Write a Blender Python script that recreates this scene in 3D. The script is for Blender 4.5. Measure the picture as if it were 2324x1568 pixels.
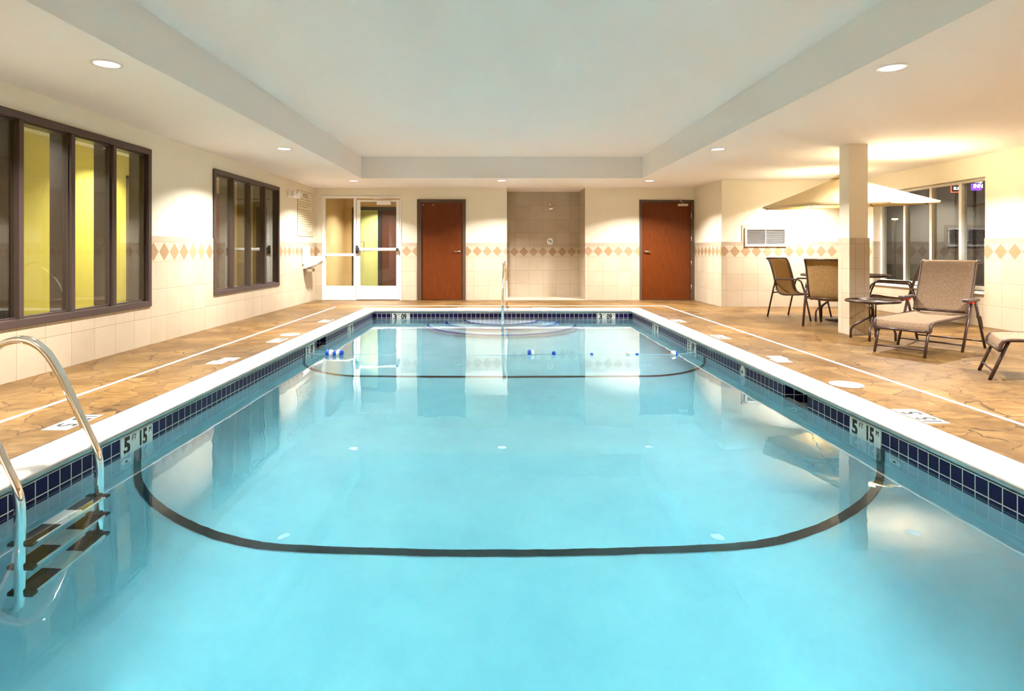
import bpy, bmesh, math, random
from mathutils import Vector, Matrix
PI = math.pi
sc = bpy.context.scene
COL = sc.collection
for o in list(bpy.data.objects):
    bpy.data.objects.remove(o)
random.seed(7)

# ------------------------------------------------------------------ camera
F = 1335.0                                    # focal length in pixels of the 2324 px wide frame
cam_d = bpy.data.cameras.new('camera')
cam_d.sensor_width = 36.0
cam_d.lens = 36.0 * F / 2324.0
cam_d.shift_x = (1162 - 1132) / 2324.0
cam_d.shift_y = -(784 - 569) / 2324.0
cam_d.clip_start = 0.05
cam_d.clip_end = 200
cam = bpy.data.objects.new('camera', cam_d)
cam.location = (0, 0, 1.08)
cam.rotation_euler = (PI / 2, 0, 0)
COL.objects.link(cam)
sc.camera = cam
# ------------------------------------------------------------------ view
sc.view_settings.view_transform = 'Standard'
sc.view_settings.look = 'None'
sc.view_settings.gamma = 1.0
sc.view_settings.use_curve_mapping = False
sc.view_settings.exposure = 0.95
# ------------------------------------------------------------------ world: night outside
w = bpy.data.worlds.new('night')
sc.world = w
w.use_nodes = True
w.node_tree.nodes['Background'].inputs[0].default_value = (0.040, 0.030, 0.027, 1)
w.node_tree.nodes['Background'].inputs[1].default_value = 1.0
# ------------------------------------------------------------------ lamps of the room (recessed downlights)
LAMP_COL = (1.0, 0.965, 0.925)
LAMP_W = 78.0
ROOM_LAMPS = [  # x, y, label, watt factor
    (-2.88, 4.32, 'recessed ceiling downlight nearest the camera over the left deck', 1.0),
    (-2.885, 7.91, 'recessed ceiling downlight in front of the smaller dark-framed window', 1.0),
    (-2.85, 11.54, 'recessed ceiling downlight above the glazed white entrance door', 1.0),
    (0.06, 11.50, 'recessed ceiling downlight beside the shower alcove at the pool far end', 1.0),
    (2.956, 11.54, 'recessed ceiling downlight above the wooden door with a closer', 1.0),
    (2.96, 7.94, 'recessed ceiling downlight over the right deck, second from the camera', 1.0),
    (2.95, 4.41, 'recessed ceiling downlight nearest the camera over the right deck', 1.0),
    (5.64, 8.01, 'recessed ceiling downlight right of the tiled column', 0.95),
    (5.61, 10.48, 'recessed ceiling downlight behind the umbrella, near the vent wall', 0.85),
    (-2.88, 0.75, 'recessed ceiling downlight over the left deck behind the camera', 1.0),
    (2.95, 0.85, 'recessed ceiling downlight over the right deck behind the camera', 1.0),
    (5.64, 4.6, 'recessed ceiling downlight over the loungers by the right wall', 0.9),
    (5.64, 1.2, 'recessed ceiling downlight over the seating side behind the camera', 1.0),
    (0.06, -1.1, 'recessed ceiling downlight over the near end of the deck', 1.0)]
sc.cycles.max_bounces = 9
sc.cycles.diffuse_bounces = 4
sc.cycles.use_adaptive_sampling = True
sc.cycles.adaptive_threshold = 0.10
sc.cycles.adaptive_min_samples = 16
sc.cycles.glossy_bounces = 6
sc.cycles.transmission_bounces = 8
sc.cycles.transparent_max_bounces = 16
sc.cycles.volume_bounces = 0
sc.cycles.sample_clamp_indirect = 0.0
sc.cycles.caustics_reflective = False
sc.cycles.caustics_refractive = True
sc.cycles.blur_glossy = 0.5

WATER_BUMP = True
# ================================================================== node helpers
def srgb(r, g, b):
    f = lambda c: (c / 255) / 12.92 if c / 255 <= 0.04045 else ((c / 255 + 0.055) / 1.055) ** 2.4
    return (f(r), f(g), f(b), 1.0)

class NT:
    def __init__(s, name):
        s.m = bpy.data.materials.new(name)
        s.m.use_nodes = True
        s.t = s.m.node_tree
        s.t.nodes.clear()
        s.out = s.t.nodes.new('ShaderNodeOutputMaterial')
    def n(s, kind, **kw):
        nd = s.t.nodes.new(kind)
        for k, v in kw.items():
            setattr(nd, k, v)
        return nd
    def put(s, sock, v):
        if isinstance(v, bpy.types.NodeSocket):
            s.t.links.new(v, sock)
        elif v is not None:
            if hasattr(sock.default_value, '__len__') and len(sock.default_value) == 4 and len(v) == 3:
                v = (*v, 1)
            sock.default_value = v
    def math(s, op, a, b=None, c=None):
        nd = s.n('ShaderNodeMath', operation=op)
        for k, v in enumerate((a, b, c)):
            if v is not None:
                s.put(nd.inputs[k], v)
        return nd.outputs[0]
    def mix(s, f, a, b):
        nd = s.n('ShaderNodeMix', data_type='RGBA')
        s.put(nd.inputs[0], f); s.put(nd.inputs[6], a); s.put(nd.inputs[7], b)
        return nd.outputs[2]
    def pos(s):
        g = s.n('ShaderNodeNewGeometry')
        x = s.n('ShaderNodeSeparateXYZ')
        s.t.links.new(g.outputs['Position'], x.inputs[0])
        return g.outputs['Position'], x.outputs[0], x.outputs[1], x.outputs[2]
    def obj(s):
        g = s.n('ShaderNodeTexCoord')
        x = s.n('ShaderNodeSeparateXYZ')
        s.t.links.new(g.outputs['Object'], x.inputs[0])
        return g.outputs['Object'], x.outputs[0], x.outputs[1], x.outputs[2]
    def noise(s, vec, scale, detail=3, rough=0.5, scl=None):
        if scl is not None:
            mp = s.n('ShaderNodeMapping')
            s.put(mp.inputs['Vector'], vec)
            mp.inputs['Scale'].default_value = scl
            vec = mp.outputs[0]
        nd = s.n('ShaderNodeTexNoise')
        s.put(nd.inputs['Vector'], vec)
        nd.inputs['Scale'].default_value = scale
        nd.inputs['Detail'].default_value = detail
        nd.inputs['Roughness'].default_value = rough
        return nd.outputs['Fac'], nd.outputs['Color']
    def ramp(s, f, stops):
        nd = s.n('ShaderNodeValToRGB')
        e = nd.color_ramp.elements
        while len(e) < len(stops):
            e.new(0.5)
        for k, (p, c) in enumerate(stops):
            e[k].position = p
            e[k].color = c if len(c) == 4 else (*c, 1)
        s.put(nd.inputs[0], f)
        return nd.outputs[0]
    def bump(s, h, strength=0.2, dist=0.01):
        nd = s.n('ShaderNodeBump')
        nd.inputs['Strength'].default_value = strength
        nd.inputs['Distance'].default_value = dist
        s.put(nd.inputs['Height'], h)
        return nd.outputs[0]
    def bsdf(s, color, rough=0.5, metal=0.0, spec=0.5, normal=None, **kw):
        p = s.n('ShaderNodeBsdfPrincipled')
        s.put(p.inputs['Base Color'], color)
        s.put(p.inputs['Roughness'], rough)
        s.put(p.inputs['Metallic'], metal)
        p.inputs['Specular IOR Level'].default_value = spec
        if normal is not None:
            s.t.links.new(normal, p.inputs['Normal'])
        for k, v in kw.items():
            s.put(p.inputs[k.replace('_', ' ')], v)
        return p.outputs[0]
    def done(s, sh):
        s.t.links.new(sh, s.out.inputs[0])
        return s.m

def plain(name, rgb, rough=0.5, metal=0.0, spec=0.5, var=0.06, scale=12, emit=None, bump=0.0):
    s = NT(name)
    p, *_ = s.obj()
    f, _c = s.noise(p, scale, 3)
    c = rgb if len(rgb) == 4 else (*rgb, 1)
    lo = tuple(x * (1 - var) for x in c[:3]) + (1,)
    hi = tuple(min(1, x * (1 + var)) for x in c[:3]) + (1,)
    col = s.mix(f, lo, hi)
    nrm = s.bump(f, bump) if bump else None
    kw = {}
    if emit:
        kw = dict(Emission_Color=(*emit[0], 1), Emission_Strength=emit[1])
    return s.done(s.bsdf(col, rough, metal, spec, nrm, **kw))

def near_line(s, u, t0, tp, half):
    """1 where u is within half of a grid line t0 + k*tp"""
    a = s.math('DIVIDE', s.math('SUBTRACT', u, t0), tp)
    d = s.math('ABSOLUTE', s.math('SUBTRACT', s.math('FRACT', s.math('ADD', a, 0.5)), 0.5))
    return s.math('LESS_THAN', d, half / tp), s.math('FLOOR', a), s.math('MULTIPLY', d, tp)

def tile_mat(name, ax, t0, tp, d0, dp, rows, band=(0.95, 1.186), grade=1.0, diamonds=True):
    s = NT(name); grade *= 0.76
    P, X, Y, Z = s.pos()
    u = X if ax == 0 else Y
    vert, col_i, _ = near_line(s, u, t0, tp, 0.0022)
    # horizontal joints and row number
    hor = None; row = None
    for e in rows:
        l = s.math('LESS_THAN', s.math('ABSOLUTE', s.math('SUBTRACT', Z, e)), 0.0022)
        g = s.math('GREATER_THAN', Z, e)
        hor = l if hor is None else s.math('MAXIMUM', hor, l)
        row = g if row is None else s.math('ADD', row, g)
    inband = s.math('MULTIPLY', s.math('GREATER_THAN', Z, band[0]), s.math('LESS_THAN', Z, band[1]))
    if diamonds:
        vert = s.math('MULTIPLY', vert, s.math('SUBTRACT', 1.0, inband))
    joint = s.math('MAXIMUM', vert, hor)
    wn = s.n('ShaderNodeTexWhiteNoise', noise_dimensions='2D')
    cb = s.n('ShaderNodeCombineXYZ')
    s.put(cb.inputs[0], col_i); s.put(cb.inputs[1], row)
    s.t.links.new(cb.outputs[0], wn.inputs['Vector'])
    f1, _ = s.noise(P, 3.5, 5, 0.6)
    f2, _ = s.noise(P, 26, 4, 0.7)
    v = s.math('ADD', s.math('MULTIPLY', f1, 0.6), s.math('MULTIPLY', wn.outputs[0], 0.35))
    k = grade
    base = s.ramp(v, [(0.2, (0.66 * k, 0.545 * k, 0.39 * k)), (0.5, (0.74 * k, 0.62 * k, 0.455 * k)), (0.8, (0.79 * k, 0.67 * k, 0.51 * k))])
    base = s.mix(s.math('MULTIPLY', s.math('GREATER_THAN', f2, 0.60), 0.18), base, (0.60 * k, 0.44 * k, 0.29 * k, 1))
    cap = s.math('GREATER_THAN', Z, band[1])
    if diamonds:
        base = s.mix(s.math('MULTIPLY', s.math('MULTIPLY', cap, s.math('LESS_THAN', Z, 1.256)), 0.45), base, (0.58 * k, 0.44 * k, 0.31 * k, 1))
        a = s.math('DIVIDE', s.math('SUBTRACT', u, d0), dp)
        du = s.math('MULTIPLY', s.math('ABSOLUTE', s.math('SUBTRACT', s.math('FRACT', s.math('ADD', a, 0.5)), 0.5)), dp)
        mid = (band[0] + band[1]) / 2
        q = s.math('ADD', s.math('DIVIDE', du, dp * 0.46), s.math('DIVIDE', s.math('ABSOLUTE', s.math('SUBTRACT', Z, mid)), (band[1] - band[0]) * 0.455))
        dn = s.n('ShaderNodeTexWhiteNoise', noise_dimensions='1D')
        s.put(dn.inputs['W'], s.math('FLOOR', s.math('ADD', a, 0.5)))
        dcol = s.ramp(s.math('ADD', s.math('MULTIPLY', f2, 0.5), s.math('MULTIPLY', dn.outputs[0], 0.5)),
                      [(0.2, (0.46 * k, 0.285 * k, 0.15 * k)), (0.8, (0.58 * k, 0.39 * k, 0.23 * k))])
        ins = s.math('MULTIPLY', inband, s.math('LESS_THAN', q, 1.0))
        edge = s.math('MULTIPLY', inband, s.math('MULTIPLY', s.math('GREATER_THAN', q, 1.0), s.math('LESS_THAN', q, 1.035)))
        base = s.mix(ins, base, dcol)
        joint = s.math('MAXIMUM', joint, edge)
    colr = s.mix(s.math('MULTIPLY', joint, 0.95), base, (0.44 * k, 0.31 * k, 0.19 * k, 1))
    rough = s.math('ADD', s.math('MULTIPLY', joint, 0.3), 0.38)
    nrm = s.bump(s.math('SUBTRACT', 1.0, joint), 0.35, 0.003)
    return s.done(s.bsdf(colr, rough, 0, 0.4, nrm))

ROWS = [0.31, 0.63, 0.95, 1.186]
M = {}
M['paint'] = plain('cream_paint', (0.82, 0.75, 0.60), 0.75, var=0.015, scale=3)
M['ceiling'] = plain('ceiling_white_paint', (0.86, 0.81, 0.76), 0.85, var=0.01, scale=2)
M['tile_left'] = tile_mat('tile_left_wall', 1, 4.895, 0.316, 7.28, 0.222, ROWS)
M['tile_right'] = tile_mat('tile_right_wall', 1, 8.395, 0.316, 8.318, 0.2217, ROWS)
M['tile_far'] = tile_mat('tile_far_wall', 0, -0.2315, 0.3135, -0.2526, 0.2205, ROWS)
M['tile_recess'] = tile_mat('tile_vent_wall', 0, 4.696, 0.304, 4.757, 0.208, ROWS)
M['tile_return'] = tile_mat('tile_return_wall', 1, 12.75, 0.316, 12.62, 0.214, ROWS)
M['tile_alcove'] = tile_mat('tile_alcove_back', 0, 0.40, 0.3155, 0.3625, 0.2235, [0.308, 0.622, 0.936, 1.173, 1.495, 1.81, 2.13], (0.936, 1.173), 1.0)
M['tile_alcove_side'] = tile_mat('tile_alcove_side', 1, 12.95, 0.3155, 12.95, 0.2235, [0.308, 0.622, 0.936, 1.173, 1.495, 1.81, 2.13], (0.936, 1.173), 1.0)
M['tile_column_x'] = tile_mat('tile_column_front', 0, 4.575, 0.1175, 0, 1, [0.2095, 0.533, 0.848, 1.171], grade=0.97, diamonds=False)
M['tile_column_y'] = tile_mat('tile_column_side', 1, 7.40, 0.316, 0, 1, [0.2095, 0.533, 0.848, 1.171], grade=0.97, diamonds=False)
M['floor_tile'] = plain('alcove_floor_tile', (0.66, 0.54, 0.41), 0.4)

def stamped():
    s = NT('stamped_concrete')
    P, X, Y, Z = s.pos()
    _f, warp = s.noise(P, 1.7, 4, 0.6)
    vm = s.n('ShaderNodeVectorMath', operation='MULTIPLY_ADD')
    s.t.links.new(warp, vm.inputs[0]); vm.inputs[1].default_value = (0.55, 0.55, 0.0); s.t.links.new(P, vm.inputs[2])
    mp = s.n('ShaderNodeMapping'); s.t.links.new(vm.outputs[0], mp.inputs[0]); mp.inputs['Scale'].default_value = (1, 1, 0)
    vo = s.n('ShaderNodeTexVoronoi', feature='DISTANCE_TO_EDGE'); vo.inputs['Scale'].default_value = 3.6
    s.t.links.new(mp.outputs[0], vo.inputs['Vector'])
    br, _ = s.noise(P, 4, 3)
    wdt = s.math('MULTIPLY', s.math('MAXIMUM', s.math('SUBTRACT', br, 0.36), 0.0), 0.075)
    vein, _ = s.noise(P, 3.2, 7, 0.72, scl=(0.8, 1.5, 1))
    mk, _ = s.noise(P, 2.3, 2, 0.5)
    vl = s.math('LESS_THAN', s.math('ABSOLUTE', s.math('SUBTRACT', vein, 0.5)), s.math('MULTIPLY', s.math('MAXIMUM', s.math('SUBTRACT', mk, 0.47), 0.0), 0.032))
    crack = s.math('MAXIMUM', s.math('LESS_THAN', vo.outputs['Distance'], wdt), s.math('MULTIPLY', vl, 0.8))
    vc = s.n('ShaderNodeTexVoronoi', feature='F1'); vc.inputs['Scale'].default_value = 3.6
    s.t.links.new(mp.outputs[0], vc.inputs['Vector'])
    sep = s.n('ShaderNodeSeparateXYZ'); s.t.links.new(vc.outputs['Color'], sep.inputs[0])
    f1, _ = s.noise(P, 2.0, 5, 0.65)
    f2, _ = s.noise(P, 11, 6, 0.75, scl=(0.7, 1.8, 1))
    v = s.math('ADD', s.math('ADD', s.math('MULTIPLY', f1, 0.45), s.math('MULTIPLY', f2, 0.45)), s.math('MULTIPLY', sep.outputs[0], 0.10))
    base = s.ramp(v, [(0.34, (0.062, 0.029, 0.007)), (0.5, (0.140, 0.074, 0.021)), (0.64, (0.225, 0.132, 0.046))])
    col = s.mix(s.math('MULTIPLY', crack, 0.75), base, (0.025, 0.010, 0.004, 1))
    st, _ = s.noise(P, 14, 5, 0.7, scl=(0.6, 1.4, 1))
    h = s.math('ADD', s.math('MULTIPLY', s.math('MINIMUM', vo.outputs['Distance'], 0.03), 12.0), s.math('MULTIPLY', st, 0.5))
    nrm = s.bump(h, 0.35, 0.008)
    return s.done(s.bsdf(col, s.math('ADD', 0.30, s.math('MULTIPLY', f2, 0.25)), 0, 0.25, nrm))
M['deck'] = stamped()

def coping_mat():
    s = NT('coping_cast_white')
    P, X, Y, Z = s.pos()
    lx, _a, _b = near_line(s, X, 0.11, 0.61, 0.002)
    ly, _a, _b = near_line(s, Y, 5.63, 0.61, 0.002)
    end = s.math('GREATER_THAN', Y, 10.72)
    j = s.math('ADD', s.math('MULTIPLY', end, lx), s.math('MULTIPLY', s.math('SUBTRACT', 1.0, end), ly))
    f, _ = s.noise(P, 8, 5, 0.7)
    base = s.ramp(f, [(0.3, (0.50, 0.49, 0.455)), (0.6, (0.58, 0.57, 0.535))])
    f3, _ = s.noise(P, 60, 3, 0.7)
    base = s.mix(s.math('MULTIPLY', s.math('GREATER_THAN', f3, 0.70), 0.25), base, (0.5, 0.45, 0.36, 1))
    col = s.mix(s.math('MULTIPLY', j, 0.35), base, (0.50, 0.48, 0.42, 1))
    return s.done(s.bsdf(col, 0.5, 0, 0.4, s.bump(f, 0.08, 0.01)))
M['coping'] = coping_mat()

def band_mat(name, ax, t0, tp=0.0817):
    s = NT(name)
    P, X, Y, Z = s.pos()
    u = X if ax == 0 else Y
    v, ci, _ = near_line(s, u, t0, tp, 0.003)
    h1 = s.math('LESS_THAN', s.math('ABSOLUTE', s.math('ADD', Z, 0.147)), 0.003)
    j = s.math('MAXIMUM', v, h1)
    f, _ = s.noise(P, 30, 3)
    navy = s.mix(f, (0.009, 0.004, 0.050, 1), (0.016, 0.009, 0.080, 1))
    mortar = s.math('GREATER_THAN', Z, -0.065)
    col = s.mix(s.math('MAXIMUM', j, mortar), navy, (0.74, 0.74, 0.70, 1))
    rough = s.math('ADD', 0.35, s.math('MULTIPLY', s.math('MAXIMUM', j, mortar), 0.4))
    return s.done(s.bsdf(col, rough, 0, 0.18, s.bump(s.math('SUBTRACT', 1.0, j), 0.3, 0.002)))
M['band_y'] = band_mat('waterline_tile_sides', 1, 3.90)
M['band_x'] = band_mat('waterline_tile_ends', 0, -2.30)

def plaster():
    s = NT('pool_plaster')
    P, X, Y, Z = s.pos()
    f, _ = s.noise(P, 1.5, 6, 0.7)
    f2, _ = s.noise(P, 40, 4, 0.7)
    base = s.ramp(f, [(0.3, (0.52, 0.58, 0.66)), (0.7, (0.68, 0.69, 0.73))])
    base = s.mix(s.math('MULTIPLY', f2, 0.10), base, (0.34, 0.55, 0.68, 1))
    return s.done(s.bsdf(base, 0.7, 0, 0.2))
M['plaster'] = plaster()

def water():
    s = NT('pool_water')
    P, X, Y, Z = s.pos()
    f, _ = s.noise(P, 2.2, 2, 0.5, scl=(1, 0.45, 1))
    f2, _ = s.noise(P, 9.0, 2, 0.5, scl=(1, 0.5, 1))
    h = s.math('ADD', f, s.math('MULTIPLY', f2, 0.12))
    g = s.n('ShaderNodeBsdfGlass')
    g.inputs['Color'].default_value = (1, 1, 1, 1)
    g.inputs['Roughness'].default_value = 0.0
    g.inputs['IOR'].default_value = 1.333
    s.t.links.new(s.bump(h, 0.06, 0.05), g.inputs['Normal']) if WATER_BUMP else None
    s.t.links.new(g.outputs[0], s.out.inputs[0])
    v = s.n('ShaderNodeVolumeAbsorption')
    v.inputs['Color'].default_value = (0.10, 0.915, 0.99, 1)
    v.inputs['Density'].default_value = 0.40
    s.t.links.new(v.outputs[0], s.out.inputs['Volume'])
    return s.m
M['water'] = water()

def wood_door():
    s = NT('stained_wood_veneer')
    P, X, Y, Z = s.pos()
    f, _ = s.noise(P, 6, 6, 0.65, scl=(6, 6, 0.8))
    f2, _ = s.noise(P, 60, 4, 0.7, scl=(2, 2, 0.25))
    col = s.ramp(s.math('ADD', s.math('MULTIPLY', f, 0.7), s.math('MULTIPLY', f2, 0.3)),
                 [(0.3, (0.095, 0.020, 0.002)), (0.55, (0.135, 0.029, 0.0035)), (0.75, (0.18, 0.044, 0.006))])
    return s.done(s.bsdf(col, 0.36, 0, 0.28))
M['wood'] = wood_door()

def thin_fresnel(s):
    g = s.n('ShaderNodeNewGeometry')
    fr = s.n('ShaderNodeFresnel')
    s.put(fr.inputs['IOR'], s.math('MULTIPLY_ADD', g.outputs['Backfacing'], 1 / 1.5 - 1.5, 1.5))
    return fr

def glass():
    s = NT('clear_glass_pane')
    fr = thin_fresnel(s)
    tr = s.n('ShaderNodeBsdfTransparent'); tr.inputs['Color'].default_value = (0.90, 0.93, 0.90, 1)
    gl = s.n('ShaderNodeBsdfGlossy'); gl.inputs['Roughness'].default_value = 0.0
    mx = s.n('ShaderNodeMixShader')
    s.t.links.new(fr.outputs[0], mx.inputs[0]); s.t.links.new(tr.outputs[0], mx.inputs[1]); s.t.links.new(gl.outputs[0], mx.inputs[2])
    return s.done(mx.outputs[0])
M['glass'] = glass()

def sling(name, c1, c2, scale=1.0, pattern=False):
    s = NT(name)
    P, X, Y, Z = s.obj()
    wv, _ = s.noise(P, 160 * scale, 2, 0.8, scl=(3.0, 0.25, 0.25))
    wh, _ = s.noise(P, 160 * scale, 2, 0.8, scl=(0.25, 3.0, 3.0))
    f = s.math('MULTIPLY', s.math('ADD', wv, wh), 0.5)
    if pattern:
        ch = s.n('ShaderNodeTexVoronoi'); ch.inputs['Scale'].default_value = 120
        s.put(ch.inputs['Vector'], P)
        f = s.math('ADD', s.math('MULTIPLY', f, 0.5), s.math('MULTIPLY', ch.outputs['Distance'], 0.5))
    col = s.ramp(f, [(0.38, c1), (0.60, c2)])
    a = s.n('ShaderNodeBsdfDiffuse'); s.put(a.inputs[0], col)
    t = s.n('ShaderNodeBsdfTranslucent'); s.put(t.inputs[0], col)
    mx = s.n('ShaderNodeMixShader'); mx.inputs[0].default_value = 0.22
    s.t.links.new(a.outputs[0], mx.inputs[1]); s.t.links.new(t.outputs[0], mx.inputs[2])
    return s.done(mx.outputs[0])
M['sling'] = sling('tan_sling_fabric', (0.21, 0.115, 0.042), (0.56, 0.365, 0.155))
M['lounge_sling'] = sling('beige_lounge_fabric', (0.27, 0.175, 0.11), (0.40, 0.29, 0.195), pattern=True)

def canopy_mat():
    s = NT('cream_canopy_cloth')
    P, *_ = s.obj()
    f, _ = s.noise(P, 90, 3)
    col = s.mix(f, (0.82, 0.72, 0.50, 1), (0.88, 0.79, 0.58, 1))
    a = s.n('ShaderNodeBsdfDiffuse'); s.put(a.inputs[0], col)
    t = s.n('ShaderNodeBsdfTranslucent'); s.put(t.inputs[0], (0.85, 0.70, 0.38, 1))
    mx = s.n('ShaderNodeMixShader'); mx.inputs[0].default_value = 0.35
    s.t.links.new(a.outputs[0], mx.inputs[1]); s.t.links.new(t.outputs[0], mx.inputs[2])
    return s.done(mx.outputs[0])
M['canopy'] = canopy_mat()
M['bronze'] = plain('dark_bronze_tube', (0.050, 0.024, 0.018), 0.35, 0.0, 0.6)
M['window_frame'] = plain('bronze_window_frame', (0.066, 0.042, 0.036), 0.45, var=0.04)
M['door_frame'] = plain('brown_grey_door_frame', (0.085, 0.055, 0.035), 0.5, var=0.04)
M['white_frame'] = plain('white_powder_coat', (0.84, 0.81, 0.76), 0.4, var=0.01)
M['white_porcelain'] = plain('white_plastic', (0.88, 0.87, 0.84), 0.25, var=0.01)
M['chrome'] = plain('polished_steel', (0.86, 0.85, 0.82), 0.08, 1.0, var=0.01)
M['satin'] = plain('satin_metal', (0.70, 0.66, 0.60), 0.3, 1.0, var=0.02)
M['black'] = plain('black_plastic', (0.02, 0.018, 0.018), 0.45)
M['dark_gap'] = plain('dark_void', (0.010, 0.010, 0.010), 0.9)
M['arm_plastic'] = plain('dark_brown_armrest', (0.085, 0.055, 0.045), 0.35)
M['red'] = plain('red_plastic', (0.75, 0.03, 0.02), 0.4)
M['line'] = plain('white_line_paint', (0.90, 0.88, 0.82), 0.5, var=0.03)
M['marker'] = plain('white_marker_tile', (0.84, 0.83, 0.78), 0.3, var=0.02)
M['ink'] = plain('black_lettering', (0.015, 0.014, 0.012), 0.5)
M['grey_ink'] = plain('grey_lettering', (0.36, 0.36, 0.36), 0.5)
M['faded_ink'] = plain('brown_lettering', (0.22, 0.16, 0.10), 0.6)
M['print'] = plain('pale_brown_print', (0.42, 0.34, 0.22), 0.6)
M['sign'] = plain('cream_sign_board', (0.78, 0.70, 0.50), 0.5, var=0.02)
M['lid'] = plain('cream_lid_plastic', (0.86, 0.80, 0.62), 0.5, var=0.02)
M['blue_float'] = plain('blue_float_plastic', (0.005, 0.085, 0.62), 0.3)
M['rope'] = plain('grey_blue_rope', (0.25, 0.42, 0.55), 0.7)
M['stripe'] = plain('black_stripe_tile', (0.012, 0.014, 0.02), 0.35)
M['step_tile'] = plain('blue_edge_tile', (0.03, 0.06, 0.40), 0.3)
M['steel_tread'] = plain('ribbed_steel', (0.75, 0.75, 0.73), 0.30, 0.35)
M['yellow_wall'] = plain('mustard_green_paint', (0.60, 0.51, 0.085), 0.7, var=0.02, scale=2)
M['lime_wall'] = plain('lime_yellow_paint', (0.56, 0.52, 0.17), 0.7, var=0.02, scale=2)
M['vest_paint'] = plain('vestibule_tan_paint', (0.58, 0.395, 0.175), 0.7, var=0.02, scale=2)
M['hall_floor'] = plain('hall_carpet', (0.16, 0.12, 0.08), 0.9)
M['dark_wood'] = plain('dark_wood_door', (0.085, 0.025, 0.012), 0.4, scale=5)
M['night_ground'] = plain('night_asphalt', (0.03, 0.028, 0.026), 0.9)
M['clearish'] = plain('pale_water_fitting', (0.80, 0.88, 0.88), 0.4)

def emis(name, rgb, st):
    s = NT(name)
    e = s.n('ShaderNodeEmission'); e.inputs[0].default_value = (*rgb, 1); e.inputs[1].default_value = st
    return s.done(e.outputs[0])
M['lamp_glow'] = emis('lamp_lens_glow', (1, 0.97, 0.93), 2.0)
M['sign_white'] = emis('lit_sign_white', (1, 0.97, 1), 3.0)
M['sign_purple'] = emis('lit_sign_purple', (0.20, 0.05, 0.75), 1.6)
M['sign_red'] = emis('lit_sign_red', (0.75, 0.10, 0.06), 1.3)
M['street_glow'] = emis('street_lamp_glow', (1, 0.60, 0.22), 6)

def table_glass():
    s = NT('patterned_table_glass')
    P, *_ = s.obj()
    f, _ = s.noise(P, 120, 3)
    fr = thin_fresnel(s)
    tr = s.n('ShaderNodeBsdfTransparent'); tr.inputs['Color'].default_value = (0.72, 0.66, 0.55, 1)
    gl = s.n('ShaderNodeBsdfGlossy'); gl.inputs['Roughness'].default_value = 0.12
    s.t.links.new(s.bump(f, 0.3, 0.002), gl.inputs['Normal'])
    mx = s.n('ShaderNodeMixShader')
    s.t.links.new(fr.outputs[0], mx.inputs[0]); s.t.links.new(tr.outputs[0], mx.inputs[1]); s.t.links.new(gl.outputs[0], mx.inputs[2])
    return s.done(mx.outputs[0])
M['table_glass'] = table_glass()

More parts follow.
